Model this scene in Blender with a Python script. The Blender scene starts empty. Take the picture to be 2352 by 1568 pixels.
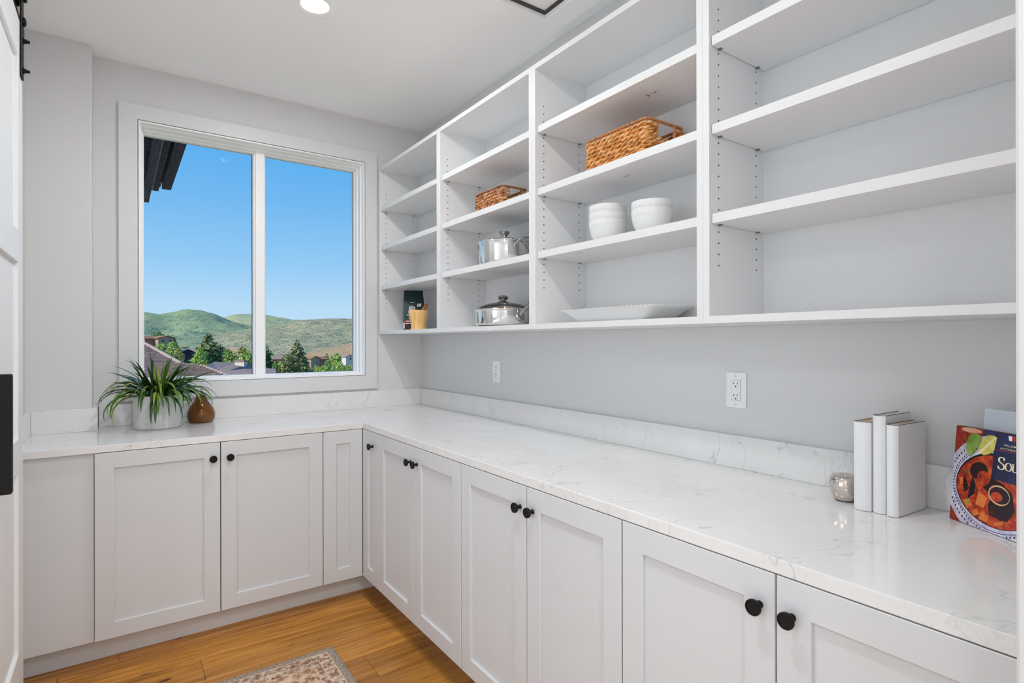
import bpy, bmesh, math, random
from mathutils import Vector, Matrix, noise

# ------------------------------------------------------------------ scene reset
for blk in (bpy.data.objects, bpy.data.meshes, bpy.data.materials, bpy.data.lights, bpy.data.cameras):
    for b in list(blk):
        blk.remove(b)
SC = bpy.context.scene
COL = SC.collection
PI = math.pi
random.seed(7)

# ------------------------------------------------------------------ camera
FPX, YAW, ROLL, EYE = 1283.05, 0.6139, -0.0019, 1.3305
cam_d = bpy.data.cameras.new('camera')
cam_d.sensor_width = 36.0
cam_d.lens = FPX / 2352 * 36.0
cam_d.shift_y = 0.8 / 2352
cam_d.clip_start, cam_d.clip_end = 0.02, 6000
cam = bpy.data.objects.new('camera', cam_d)
COL.objects.link(cam)
FW = Vector((math.sin(YAW), math.cos(YAW), 0))
R0 = Vector((math.cos(YAW), -math.sin(YAW), 0))
U0 = Vector((0, 0, 1))
RT = R0 * math.cos(ROLL) + U0 * math.sin(ROLL)
UP = U0 * math.cos(ROLL) - R0 * math.sin(ROLL)
cam.matrix_world = Matrix(((RT.x, UP.x, -FW.x, 0), (RT.y, UP.y, -FW.y, 0), (RT.z, UP.z, -FW.z, EYE), (0, 0, 0, 1)))
SC.camera = cam

def site(px, py, y):
    """surveyed point: direction read off the photograph, at a real distance y from the house front"""
    d = FW * FPX + RT * (px - 1176) - UP * (py - 784.8)
    return Vector((0, 0, EYE)) + d * (y / d.y)

# ------------------------------------------------------------------ colour helpers, view
def lin(c):
    c = c / 255.0
    return c / 12.92 if c <= 0.04045 else ((c + 0.055) / 1.055) ** 2.4
def rgb(r, g, b, k=1.0):
    return (lin(r) * k, lin(g) * k, lin(b) * k, 1.0)

SC.view_settings.view_transform = 'Standard'
SC.view_settings.look = 'None'
SC.view_settings.gamma = 1.0
SC.view_settings.use_curve_mapping = False
SC.view_settings.exposure = 0.0
SC.cycles.max_bounces = 14
SC.cycles.diffuse_bounces = 8
SC.cycles.transparent_max_bounces = 24
SC.cycles.caustics_reflective = False
SC.cycles.caustics_refractive = False
SC.cycles.sample_clamp_indirect = 0.0

# ------------------------------------------------------------------ sky (one gradient by elevation, the same all round)
world = bpy.data.worlds.new('sky')
SC.world = world
world.use_nodes = True
wn, wl = world.node_tree.nodes, world.node_tree.links
wn.clear()
wo = wn.new('ShaderNodeOutputWorld'); bg = wn.new('ShaderNodeBackground')
tc = wn.new('ShaderNodeTexCoord'); sep = wn.new('ShaderNodeSeparateXYZ'); rp = wn.new('ShaderNodeValToRGB')
wl.new(tc.outputs['Generated'], sep.inputs[0]); wl.new(sep.outputs['Z'], rp.inputs[0])
wl.new(rp.outputs[0], bg.inputs[0]); wl.new(bg.outputs[0], wo.inputs[0])
cr = rp.color_ramp
cr.elements[0].position = 0.0; cr.elements[0].color = rgb(192, 225, 248)
cr.elements[1].position = 1.0; cr.elements[1].color = rgb(38, 120, 220)
for p, c in ((0.055, (184, 221, 248)), (0.13, (148, 203, 245)), (0.22, (117, 186, 242)), (0.34, (78, 170, 240)), (0.6, (52, 142, 230))):
    e = cr.elements.new(p); e.color = rgb(*c)
bg.inputs[1].default_value = 1.0

# ------------------------------------------------------------------ lights
def add_light(name, kind, loc, power, color=(1, 1, 1), size=0.1, rot=(0, 0, 0), size_y=None, spread=None):
    l = bpy.data.lights.new(name, kind)
    l.energy = power; l.color = color
    if kind == 'AREA':
        l.shape = 'DISK' if size_y is None else 'RECTANGLE'
        l.size = size
        if size_y: l.size_y = size_y
        if spread: l.spread = spread
    o = bpy.data.objects.new(name, l); COL.objects.link(o)
    o.location = loc; o.rotation_euler = rot
    return o
sun = add_light('sun', 'SUN', (-40, -10, 60), 4.3, (1.0, 0.92, 0.80))
sun.data.angle = math.radians(0.6)
sun.rotation_euler = Vector((-0.88, -0.22, 0.62)).to_track_quat('Z', 'Y').to_euler()
CANS = ((0.675, 2.385), (0.38, 0.95))
CAN_POWER = 12.0
HALL_POWER = 20
DAY_FILL_POWER = 16.0
BOUNCE_POWER = 1.5
LAMP_WHITE = (0.972, 0.987, 1.0)
HALL_FILL_LAMPS = ((-1.6, -0.9), (0.3, -1.1), (1.9, -1.1), (-1.6, -2.5), (0.3, -2.5), (1.9, -2.5))  # added lamps, unseen, that fill the pantry from behind the viewer

# added fill lamp, unseen behind the camera, turned up to brighten the ceiling
bounce = add_light('added_bounce_fill', 'AREA', (0.15, -0.30, 1.72), BOUNCE_POWER, LAMP_WHITE, 0.35)
bounce.rotation_euler = Vector((0.15 - 0.45, -0.30 - 1.2, 1.72 - 2.743)).to_track_quat('Z', 'Y').to_euler()

# ------------------------------------------------------------------ materials
MATS = {}
def nodes_of(name):
    m = bpy.data.materials.new(name); m.use_nodes = True
    nt = m.node_tree
    b = nt.nodes['Principled BSDF']
    MATS[name] = m
    return m, nt.nodes, nt.links, b
def noise_node(n, l, scale, detail=4.0, rough=0.55, coord='Object', stretch=None, offset_random=False):
    t = n.new('ShaderNodeTexCoord'); src = t.outputs[coord]
    mp = n.new('ShaderNodeMapping'); l.new(src, mp.inputs[0])
    if stretch: mp.inputs['Scale'].default_value = stretch
    if offset_random:
        oi = n.new('ShaderNodeObjectInfo'); mu = n.new('ShaderNodeMath'); mu.operation = 'MULTIPLY'; mu.inputs[1].default_value = 37.0
        l.new(oi.outputs['Random'], mu.inputs[0]); cb = n.new('ShaderNodeCombineXYZ')
        for i in range(3): l.new(mu.outputs[0], cb.inputs[i])
        l.new(cb.outputs[0], mp.inputs['Location'])
    x = n.new('ShaderNodeTexNoise'); x.inputs['Scale'].default_value = scale
    x.inputs['Detail'].default_value = detail; x.inputs['Roughness'].default_value = rough
    l.new(mp.outputs[0], x.inputs['Vector'])
    return x
def ramp(n, l, fac, stops):
    r = n.new('ShaderNodeValToRGB'); e = r.color_ramp.elements
    e[0].position, e[0].color = stops[0]; e[1].position, e[1].color = stops[-1]
    for p, c in stops[1:-1]:
        k = e.new(p); k.color = c
    l.new(fac, r.inputs[0])
    return r
def bump(n, l, b, h, strength, dist=0.002):
    k = n.new('ShaderNodeBump'); k.inputs['Strength'].default_value = strength; k.inputs['Distance'].default_value = dist
    l.new(h, k.inputs['Height']); l.new(k.outputs[0], b.inputs['Normal'])
def paint(name, col, rough=0.6, grain=0.06, scale=260, metallic=0.0, spec=0.4, var=0.03):
    m, n, l, b = nodes_of(name)
    x = noise_node(n, l, scale, 3.0)
    y = noise_node(n, l, 2.3, 2.0)
    c0 = tuple(v * (1 - var) for v in col[:3]) + (1,); c1 = tuple(min(1, v * (1 + var)) for v in col[:3]) + (1,)
    r = ramp(n, l, y.outputs[0], ((0.3, c0), (0.7, c1)))
    l.new(r.outputs[0], b.inputs['Base Color'])
    b.inputs['Roughness'].default_value = rough; b.inputs['Metallic'].default_value = metallic
    b.inputs['Specular IOR Level'].default_value = spec
    if grain: bump(n, l, b, x.outputs[0], grain, 0.001)
    return m
WALL = paint('wall_paint', (0.685, 0.685, 0.685), 0.75, 0.10, 180, spec=0.25, var=0.006)
CEIL = paint('ceiling_paint', (0.94, 0.94, 0.94), 0.8, 0.08, 160, spec=0.2, var=0.006)
TRIM = paint('trim_paint', (0.69, 0.693, 0.696), 0.42, 0.015, 90, var=0.004)
VINYL = paint('daylit_white_vinyl', (0.92, 0.92, 0.92), 0.35, 0.0, var=0.004)  # paler than the casing: outdoor light on the reveal is painted in
DOORP = paint('sliding_door_paint', (0.84, 0.845, 0.85), 0.45, 0.015, 90, var=0.004)
CAB = paint('cabinet_lacquer', (0.648, 0.664, 0.680), 0.40, 0.02, 320, var=0.004)
FILL = paint('filler_lacquer', (0.664, 0.680, 0.695), 0.45, 0.02, 320, var=0.004)
MELA = paint('melamine_board', (0.76, 0.765, 0.77), 0.50, 0.02, 320, var=0.004)
MELA_EDGE = paint('melamine_edge_band', (0.71, 0.71, 0.71), 0.45, 0.01, 320, var=0.004)
DARK = paint('dark_recess', (0.02, 0.02, 0.02), 0.8, 0.0, var=0.02)
KICK = paint('kick_board_paint', (0.70, 0.73, 0.76), 0.5, 0.02, 200, var=0.01)
BLACK = paint('matte_black_metal', (0.006, 0.006, 0.006), 0.5, 0.02, 400, spec=0.22, var=0.1)
PLASTIC = paint('white_outlet_plastic', (0.86, 0.86, 0.85), 0.3, 0.0, var=0.004)
SLOT = paint('outlet_slot_shadow', (0.05, 0.05, 0.05), 0.7, 0.0)
CHROME = paint('polished_steel', (0.80, 0.79, 0.77), 0.07, 0.0, metallic=1.0, var=0.02)
BRUSHED = paint('satin_steel', (0.42, 0.41, 0.39), 0.24, 0.02, 500, metallic=1.0, var=0.05)
PINMET = paint('nickel_pin', (0.28, 0.28, 0.27), 0.35, 0.0, metallic=1.0)
CERAM = paint('white_glazed_ceramic', (0.74, 0.74, 0.735), 0.10, 0.0, spec=0.6, var=0.006)
BOOKW = paint('white_paper_jacket', (0.76, 0.76, 0.765), 0.5, 0.03, 300, var=0.006)
DARKEDGE = paint('dark_cloth_board_edge', (0.035, 0.03, 0.028), 0.7, 0.0)
HALLFLOOR = paint('pale_neutral_hall_floor', (0.7, 0.7, 0.7), 0.5, 0.02)  # unseen floor made pale and neutral to keep orange out of the bounced light
SOIL = paint('dark_potting_soil', (0.02, 0.015, 0.012), 0.95, 0.6, 90)

def quartz():
    m, n, l, b = nodes_of('white_veined_quartz')
    t = n.new('ShaderNodeTexCoord'); mp = n.new('ShaderNodeMapping'); l.new(t.outputs['Object'], mp.inputs[0])
    mp.inputs['Rotation'].default_value = (0.75, 0.55, 0.70)
    mp0 = mp; mp = n.new('ShaderNodeMapping'); mp.inputs['Scale'].default_value = (0.42, 2.3, 1.5); l.new(mp0.outputs[0], mp.inputs[0])
    def vein(scale, width, detail, dist):
        x = n.new('ShaderNodeTexNoise'); x.inputs['Scale'].default_value = scale; x.inputs['Detail'].default_value = detail
        x.inputs['Distortion'].default_value = dist; x.inputs['Roughness'].default_value = 0.62
        l.new(mp.outputs[0], x.inputs['Vector'])
        s = n.new('ShaderNodeMath'); s.operation = 'SUBTRACT'; s.inputs[1].default_value = 0.5; l.new(x.outputs[0], s.inputs[0])
        a = n.new('ShaderNodeMath'); a.operation = 'ABSOLUTE'; l.new(s.outputs[0], a.inputs[0])
        r = n.new('ShaderNodeMapRange'); r.inputs[1].default_value = 0; r.inputs[2].default_value = width
        r.inputs[3].default_value = 1; r.inputs[4].default_value = 0; l.new(a.outputs[0], r.inputs[0])
        return r.outputs[0]
    v1 = vein(1.9, 0.0060, 3.5, 0.25)
    v2 = vein(4.2, 0.014, 7.0, 0.7)
    mk = noise_node(n, l, 3.2, 3.0); mr = ramp(n, l, mk.outputs[0], ((0.50, (0, 0, 0, 1)), (0.66, (1, 1, 1, 1))))
    mk2 = noise_node(n, l, 5.3, 4.0); mr2 = ramp(n, l, mk2.outputs[0], ((0.42, (0, 0, 0, 1)), (0.58, (1, 1, 1, 1))))
    def mul(a, c):
        k = n.new('ShaderNodeMath'); k.operation = 'MULTIPLY'; l.new(a, k.inputs[0])
        if isinstance(c, float): k.inputs[1].default_value = c
        else: l.new(c, k.inputs[1])
        return k.outputs[0]
    a = mul(mul(v1, mr2.outputs[0]), 0.42); c = mul(mul(v2, mr.outputs[0]), 0.30)
    mx = n.new('ShaderNodeMath'); mx.operation = 'MAXIMUM'; l.new(a, mx.inputs[0]); l.new(c, mx.inputs[1])
    cloud = noise_node(n, l, 6.0, 5.0)
    base = ramp(n, l, cloud.outputs[0], ((0.3, (0.745, 0.742, 0.735, 1)), (0.7, (0.785, 0.785, 0.782, 1))))
    mix = n.new('ShaderNodeMix'); mix.data_type = 'RGBA'
    l.new(mx.outputs[0], mix.inputs['Factor']); l.new(base.outputs[0], mix.inputs['A']); mix.inputs['B'].default_value = (0.26, 0.25, 0.23, 1)
    l.new(mix.outputs['Result'], b.inputs['Base Color'])
    b.inputs['Roughness'].default_value = 0.11; b.inputs['Specular IOR Level'].default_value = 0.5
    return m
QUARTZ = quartz()

def plank_wood():
    m, n, l, b = nodes_of('oiled_oak_plank')
    g = noise_node(n, l, 5.0, 8.0, 0.68, stretch=(0.55, 11.0, 4.0), offset_random=True)
    k = noise_node(n, l, 2.2, 3.0, 0.5, stretch=(0.9, 3.0, 2.0), offset_random=True)
    knot = n.new('ShaderNodeTexVoronoi'); knot.inputs['Scale'].default_value = 3.1
    t = n.new('ShaderNodeTexCoord'); mp = n.new('ShaderNodeMapping'); mp.inputs['Scale'].default_value = (0.9, 2.4, 1)
    oi = n.new('ShaderNodeObjectInfo'); cb = n.new('ShaderNodeCombineXYZ'); mm = n.new('ShaderNodeMath'); mm.operation = 'MULTIPLY'; mm.inputs[1].default_value = 91.0
    l.new(oi.outputs['Random'], mm.inputs[0]); l.new(mm.outputs[0], cb.inputs[0]); l.new(mm.outputs[0], cb.inputs[1])
    l.new(cb.outputs[0], mp.inputs['Location']); l.new(t.outputs['Object'], mp.inputs[0]); l.new(mp.outputs[0], knot.inputs['Vector'])
    kr = ramp(n, l, knot.outputs['Distance'], ((0.0, (1, 1, 1, 1)), (0.045, (1, 1, 1, 1)), (0.085, (0, 0, 0, 1))))
    r1 = ramp(n, l, g.outputs[0], ((0.28, (0.20, 0.072, 0.015, 1)), (0.40, (0.43, 0.185, 0.038, 1)), (0.55, (0.62, 0.29, 0.060, 1)), (0.75, (0.78, 0.40, 0.095, 1))))
    r2 = ramp(n, l, k.outputs[0], ((0.3, (0.74, 0.70, 0.66, 1)), (0.7, (1.05, 1.02, 1.0, 1))))
    mx = n.new('ShaderNodeMix'); mx.data_type = 'RGBA'; mx.blend_type = 'MULTIPLY'; mx.inputs['Factor'].default_value = 1.0
    l.new(r1.outputs[0], mx.inputs['A']); l.new(r2.outputs[0], mx.inputs['B'])
    hv = n.new('ShaderNodeMapRange'); hv.inputs[3].default_value = 0.80; hv.inputs[4].default_value = 1.12; l.new(oi.outputs['Random'], hv.inputs[0])
    hs = n.new('ShaderNodeHueSaturation'); l.new(hv.outputs[0], hs.inputs['Value']); l.new(mx.outputs['Result'], hs.inputs['Color'])
    mk = n.new('ShaderNodeMix'); mk.data_type = 'RGBA'; l.new(kr.outputs[0], mk.inputs['Factor'])
    l.new(hs.outputs[0], mk.inputs['A']); mk.inputs['B'].default_value = (0.10, 0.035, 0.010, 1)
    l.new(mk.outputs['Result'], b.inputs['Base Color'])
    b.inputs['Roughness'].default_value = 0.36; b.inputs['Specular IOR Level'].default_value = 0.35
    bump(n, l, b, g.outputs[0], 0.12, 0.001)
    return m
PLANK = plank_wood()

def simple_noise_mat(name, scale, stops, rough=0.7, detail=5.0, stretch=None, rnd=False, bmp=0.0, spec=0.3, coord='Object', bdist=0.002, nr=0.6):
    m, n, l, b = nodes_of(name)
    x = noise_node(n, l, scale, detail, nr, coord, stretch, rnd)
    r = ramp(n, l, x.outputs[0], stops)
    l.new(r.outputs[0], b.inputs['Base Color'])
    b.inputs['Roughness'].default_value = rough; b.inputs['Specular IOR Level'].default_value = spec
    if bmp: bump(n, l, b, x.outputs[0], bmp, bdist)
    return m
SEAGRASS = simple_noise_mat('golden_seagrass', 30, ((0.28, rgb(126, 74, 32)), (0.43, rgb(196, 126, 60)), (0.55, rgb(220, 164, 98)), (0.70, rgb(226, 186, 148))), 0.55, stretch=(1, 1, 2.5), rnd=True, bmp=0.3)
SEADARK = simple_noise_mat('brown_seagrass', 34, ((0.28, rgb(74, 40, 22)), (0.43, rgb(156, 98, 56)), (0.55, rgb(206, 150, 104)), (0.72, rgb(230, 194, 162))), 0.55, stretch=(1, 1, 2.5), rnd=True, bmp=0.3)
CANE = simple_noise_mat('cane_binding', 60, ((0.3, rgb(150, 88, 44)), (0.7, rgb(214, 150, 96))), 0.5)
CANEDK = simple_noise_mat('dark_cane_binding', 60, ((0.3, rgb(96, 54, 26)), (0.7, rgb(176, 112, 56))), 0.5)
BAMBOO = simple_noise_mat('pale_bamboo', 14, ((0.3, rgb(216, 160, 92)), (0.5, rgb(236, 188, 122)), (0.7, rgb(244, 206, 150))), 0.45, stretch=(6, 6, 0.4))
PESTLE = simple_noise_mat('brown_wood', 20, ((0.3, rgb(150, 84, 36)), (0.7, rgb(206, 138, 76))), 0.45, stretch=(3, 3, 0.6))
CONCRETE = simple_noise_mat('pale_speckled_stoneware', 55, ((0.3, (0.66, 0.655, 0.64, 1)), (0.5, (0.72, 0.715, 0.70, 1)), (0.7, (0.76, 0.755, 0.745, 1))), 0.7, bmp=0.08)
PAGES = simple_noise_mat('cream_page_block', 3, ((0.3, rgb(206, 176, 140)), (0.7, rgb(226, 200, 168))), 0.8, stretch=(1, 160, 1))
PAGESW = simple_noise_mat('white_page_block', 3, ((0.3, rgb(214, 212, 206)), (0.7, rgb(236, 234, 230))), 0.8, stretch=(1, 160, 1))

def leaf_mat():
    m, n, l, b = nodes_of('glossy_strap_leaf')
    oi = n.new('ShaderNodeObjectInfo')
    r = ramp(n, l, oi.outputs['Random'], ((0.0, rgb(20, 54, 20)), (0.35, rgb(36, 84, 26)), (0.65, rgb(70, 118, 34)), (0.85, rgb(118, 148, 44)), (1.0, rgb(158, 174, 66))))
    x = noise_node(n, l, 22, 3, stretch=(1, 1, 1))
    r2 = ramp(n, l, x.outputs[0], ((0.35, (0.6, 0.6, 0.6, 1)), (0.7, (1.25, 1.2, 1.0, 1))))
    mx = n.new('ShaderNodeMix'); mx.data_type = 'RGBA'; mx.blend_type = 'MULTIPLY'; mx.inputs['Factor'].default_value = 1
    l.new(r.outputs[0], mx.inputs['A']); l.new(r2.outputs[0], mx.inputs['B']); l.new(mx.outputs['Result'], b.inputs['Base Color'])
    b.inputs['Roughness'].default_value = 0.34
    return m
LEAF = leaf_mat()

def glass(name, tint, rough=0.0, refl=1.0):
    m = bpy.data.materials.new(name); m.use_nodes = True; nt = m.node_tree; nt.nodes.clear(); n, l = nt.nodes, nt.links
    o = n.new('ShaderNodeOutputMaterial'); t = n.new('ShaderNodeBsdfTransparent'); g = n.new('ShaderNodeBsdfGlossy'); mx = n.new('ShaderNodeMixShader'); f = n.new('ShaderNodeFresnel')
    t.inputs[0].default_value = tint; g.inputs['Roughness'].default_value = rough; f.inputs[0].default_value = 1.45
    k = n.new('ShaderNodeMath'); k.operation = 'MULTIPLY'; k.inputs[1].default_value = refl; l.new(f.outputs[0], k.inputs[0])
    l.new(k.outputs[0], mx.inputs[0]); l.new(t.outputs[0], mx.inputs[1]); l.new(g.outputs[0], mx.inputs[2]); l.new(mx.outputs[0], o.inputs[0])
    return m
PANE = glass('window_glass', (0.997, 0.997, 0.997, 1), 0.0, 0.004)
LIDGLASS = glass('lid_glass', (0.80, 0.82, 0.80, 1), 0.02, 1.0)
ACRYL = glass('clear_acrylic', (0.90, 0.94, 0.97, 1), 0.05, 1.2)
def emit(name, col, s):
    m = bpy.data.materials.new(name); m.use_nodes = True; nt = m.node_tree; nt.nodes.clear()
    o = nt.nodes.new('ShaderNodeOutputMaterial'); e = nt.nodes.new('ShaderNodeEmission'); e.inputs[0].default_value = col; e.inputs[1].default_value = s
    nt.links.new(e.outputs[0], o.inputs[0]); return m
LENS = emit('lit_lamp_lens', (1, 0.985, 0.96, 1), 2.5)

def amber():
    m, n, l, b = nodes_of('smoky_amber_glass')
    x = noise_node(n, l, 7, 3)
    r = ramp(n, l, x.outputs[0], ((0.3, rgb(120, 72, 26)), (0.7, rgb(168, 108, 46))))
    l.new(r.outputs[0], b.inputs['Base Color'])
    b.inputs['Roughness'].default_value = 0.08; b.inputs['Coat Weight'].default_value = 0.4
    b.inputs['Transmission Weight'].default_value = 0.55; b.inputs['IOR'].default_value = 1.3
    return m
AMBER = amber()
def flat(name, col, rough=0.5):
    return paint(name, col, rough, 0.0, var=0.02)

# ------------------------------------------------------------------ mesh builder
WLOC = {}
class MB:
    def __init__(s): s.v = []; s.f = []; s.m = []
    def add(s, vs, fs, mi=0):
        k = len(s.v); s.v += [tuple(p) for p in vs]
        for f in fs: s.f.append([i + k for i in f]); s.m.append(mi)
        return s
    def box(s, x0, x1, y0, y1, z0, z1, mi=0):
        return s.add([(x0, y0, z0), (x1, y0, z0), (x1, y1, z0), (x0, y1, z0), (x0, y0, z1), (x1, y0, z1), (x1, y1, z1), (x0, y1, z1)],
                     [(0, 3, 2, 1), (4, 5, 6, 7), (0, 1, 5, 4), (1, 2, 6, 5), (2, 3, 7, 6), (3, 0, 4, 7)], mi)
    def lathe(s, c, prof, n=32, axis='z', mi=0, cap0=True, cap1=True):
        """prof = [(radius, height)]"""
        c = Vector(c); vs = []; fs = []
        for r, h in prof:
            for i in range(n):
                a = 2 * PI * i / n; p, q = r * math.cos(a), r * math.sin(a)
                vs.append(c + (Vector((p, q, h)) if axis == 'z' else Vector((h, p, q)) if axis == 'x' else Vector((q, h, p))))
        for j in range(len(prof) - 1):
            for i in range(n):
                k = (i + 1) % n; fs.append((j * n + i, j * n + k, (j + 1) * n + k, (j + 1) * n + i))
        if cap0: fs.append(tuple(range(n - 1, -1, -1)))
        if cap1: fs.append(tuple((len(prof) - 1) * n + i for i in range(n)))
        return s.add(vs, fs, mi)
    def tube(s, pts, rad, n=8, mi=0, closed=False, caps=True):
        pts = [Vector(p) for p in pts]; m = len(pts)
        rads = rad if isinstance(rad, (list, tuple)) else [rad] * m
        vs = []; fs = []; ref = None
        for i, p in enumerate(pts):
            if closed: d = pts[(i + 1) % m] - pts[i - 1]
            else: d = pts[min(i + 1, m - 1)] - pts[max(i - 1, 0)]
            d = d.normalized() if d.length > 1e-9 else Vector((0, 0, 1))
            if ref is None: ref = Vector((0, 0, 1)) if abs(d.z) < 0.9 else Vector((1, 0, 0))
            a = d.cross(ref).normalized(); b2 = a.cross(d); ref = b2
            for k in range(n):
                t = 2 * PI * k / n; vs.append(p + (a * math.cos(t) + b2 * math.sin(t)) * rads[i])
        for i in range(m if closed else m - 1):
            j = (i + 1) % m
            for k in range(n):
                q = (k + 1) % n; fs.append((i * n + k, i * n + q, j * n + q, j * n + k))
        if not closed and caps: fs += [tuple(range(n - 1, -1, -1)), tuple((m - 1) * n + k for k in range(n))]
        return s.add(vs, fs, mi)
    def prism(s, poly, d, mi=0):
        """planar polygon of 3-D points extruded by vector d"""
        n = len(poly); d = Vector(d); vs = [Vector(p) for p in poly]; vs = vs + [p + d for p in vs]
        fs = [tuple(range(n - 1, -1, -1)), tuple(range(n, 2 * n))] + [(i, (i + 1) % n, n + (i + 1) % n, n + i) for i in range(n)]
        return s.add(vs, fs, mi)
    def build(s, name, mats, parent=None, origin=None, smooth=None, bevel=0.0, seg=1, recalc=True):
        me = bpy.data.meshes.new(name)
        if parent is not None: org = Vector(WLOC[parent.name])
        elif origin is not None: org = Vector(origin)
        else:
            xs, ys, zs = zip(*s.v); org = Vector(((min(xs) + max(xs)) / 2, (min(ys) + max(ys)) / 2, min(zs)))
        me.from_pydata([tuple(Vector(p) - org) for p in s.v], [], s.f)
        for k in (mats if isinstance(mats, (list, tuple)) else [mats]): me.materials.append(k)
        me.polygons.foreach_set('material_index', s.m)
        if bevel or recalc:
            bm = bmesh.new(); bm.from_mesh(me)
            if recalc: bmesh.ops.recalc_face_normals(bm, faces=bm.faces)
            if bevel: bmesh.ops.bevel(bm, geom=[e for e in bm.edges if len(e.link_faces) == 2 and e.calc_face_angle(0) > 0.5], offset=bevel, segments=seg, affect='EDGES', profile=0.5)
            bm.to_mesh(me); bm.free()
        if smooth:
            me.polygons.foreach_set('use_smooth', [True] * len(me.polygons))
            me.set_sharp_from_angle(angle=math.radians(smooth))
        me.update()
        o = bpy.data.objects.new(name, me); COL.objects.link(o)
        if parent is not None: o.parent = parent; WLOC[o.name] = tuple(org)
        else: o.location = org; WLOC[o.name] = tuple(org)
        return o
def tag(o, label=None, cat=None, group=None, kind=None):
    if label: o['label'] = label
    if cat: o['category'] = cat
    if group: o['group'] = group
    if kind: o['kind'] = kind
    return o
def thing(name, loc, label=None, cat=None, group=None, kind=None):
    o = bpy.data.objects.new(name, None); COL.objects.link(o); o.location = loc; o.empty_display_size = 0.05
    WLOC[o.name] = tuple(loc)
    return tag(o, label, cat, group, kind)
def copy_tree(o, parent=None):
    c = o.copy(); COL.objects.link(c); WLOC[c.name] = WLOC[o.name]
    if parent is not None: c.parent = parent
    for ch in list(o.children): copy_tree(ch, c)
    return c
def bx(name, dims, mat, parent=None, bevel=0.0, origin=None, seg=1):
    return MB().box(*dims).build(name, mat, parent, origin, bevel=bevel, seg=seg)
def S(o): return tag(o, kind='structure')

# ================================================================== ROOM SHELL
YW, XW, XL, CEILZ = 3.432, 1.677, -0.342, 2.743
WX0, WX1, WZ0, WZ1 = 0.078, 1.280, 1.118, 2.470          # rough window opening
w = MB(); T = 0.16
w.box(XL - 0.2, WX0, YW, YW + T, 0, CEILZ); w.box(WX1, XW + 0.2, YW, YW + T, 0, CEILZ)
w.box(WX0, WX1, YW, YW + T, 0, WZ0); w.box(WX0, WX1, YW, YW + T, WZ1, CEILZ)
S(w.build('wall_back', WALL))
S(bx('wall_right', (XW, XW + 0.14, 0.05, YW, 0, CEILZ), WALL))
w = MB(); w.box(XL - 0.14, XL, 1.80, YW, 0, CEILZ); w.box(XL - 0.14, XL, 0.05, 0.36, 0, CEILZ); w.box(XL - 0.14, XL, 0.36, 1.80, 2.44, CEILZ)
S(w.build('wall_left', WALL))
S(bx('wall_hall_back', (-2.9, XL - 0.2, YW, YW + T, 0, CEILZ), WALL))
S(bx('trim_1', (XL - 0.02, -0.101, 3.31, YW + 0.02, 0, CEILZ + 0.02), WALL, bevel=0.006, seg=2))          # boxed-out chase in the corner
# wall by the entrance: rounded end corner
w = MB(); w.box(0.787, XW + 0.14, 0.045, 0.18, 0, CEILZ)
S(w.build('wall_front', WALL, bevel=0.008, seg=3))
S(bx('wall_front_header', (XL - 0.14, 0.787, 0.045, 0.18, 2.60, CEILZ), WALL))
# the hall behind the camera
S(bx('wall_hall_far', (-2.9, 3.1, -3.7, -3.6, 0, CEILZ), WALL))
w = MB(); w.box(-2.9, -2.8, -3.6, -0.3, 0, CEILZ); w.box(-2.9, -2.8, 2.1, YW, 0, CEILZ); w.box(-2.9, -2.8, -0.3, 2.1, 0, 0.35); w.box(-2.9, -2.8, -0.3, 2.1, 2.35, CEILZ)
S(w.build('wall_hall_left', WALL))
hw = thing('added_hall_window', (-2.85, 0.9, 0.35), kind='structure')  # added window, never in view, framing a fill light
for a in (-0.30, 0.865, 2.03): bx('window_stile', (-2.89, -2.81, a, a + 0.07, 0.35, 2.35), TRIM, hw)
for a in (0.35, 2.28): bx('window_rail', (-2.89, -2.81, -0.23, 2.03, a, a + 0.07), TRIM, hw)
window_fill = add_light('added_window_fill', 'AREA', (-2.78, 0.9, 1.35), DAY_FILL_POWER, LAMP_WHITE, 2.3, (PI / 2, 0, -PI / 2), 1.9)  # added fill panel in place of daylight through the unseen window
S(bx('wall_hall_right', (3.0, 3.1, -3.6, 0.05, 0, CEILZ), WALL))
S(bx('wall_hall_near_right', (XW + 0.14, 3.0, -0.05, 0.05, 0, CEILZ), WALL))

# ceiling with the hatch opening
HX0, HX1, HY0, HY1 = 0.90, 1.512, 1.28, 1.893
w = MB()
c0, c1, d0, d1 = -2.9, 3.1, -3.7, YW + T
w.box(c0, HX0, d0, d1, CEILZ, CEILZ + 0.14); w.box(HX1, c1, d0, d1, CEILZ, CEILZ + 0.14)
w.box(HX0, HX1, d0, HY0, CEILZ, CEILZ + 0.14); w.box(HX0, HX1, HY1, d1, CEILZ, CEILZ + 0.14)
S(w.build('ceiling', CEIL))
h = thing('ceiling_hatch', (1.2, 1.58, CEILZ - 0.02), 'square white ceiling access hatch with sunken panel above the open shelves', 'hatch')
fw_, ft = 0.104, 0.020
for nm, d in (('hatch_frame', (HX0 - fw_, HX1 + fw_, HY1, HY1 + fw_)), ('hatch_frame', (HX0 - fw_, HX1 + fw_, HY0 - fw_, HY0)), ('hatch_frame', (HX1, HX1 + fw_, HY0, HY1)), ('hatch_frame', (HX0 - fw_, HX0, HY0, HY1))):
    bx(nm, d + (CEILZ - ft, CEILZ + 0.001), CEIL, h, bevel=0.002)
w = MB()
for d in ((HX0, HX1, HY1 - 0.012, HY1), (HX0, HX1, HY0, HY0 + 0.012), (HX1 - 0.012, HX1, HY0 + 0.012, HY1 - 0.012), (HX0, HX0 + 0.012, HY0 + 0.012, HY1 - 0.012)):
    w.box(*d, CEILZ + 0.0012, CEILZ + 0.020)
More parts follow.
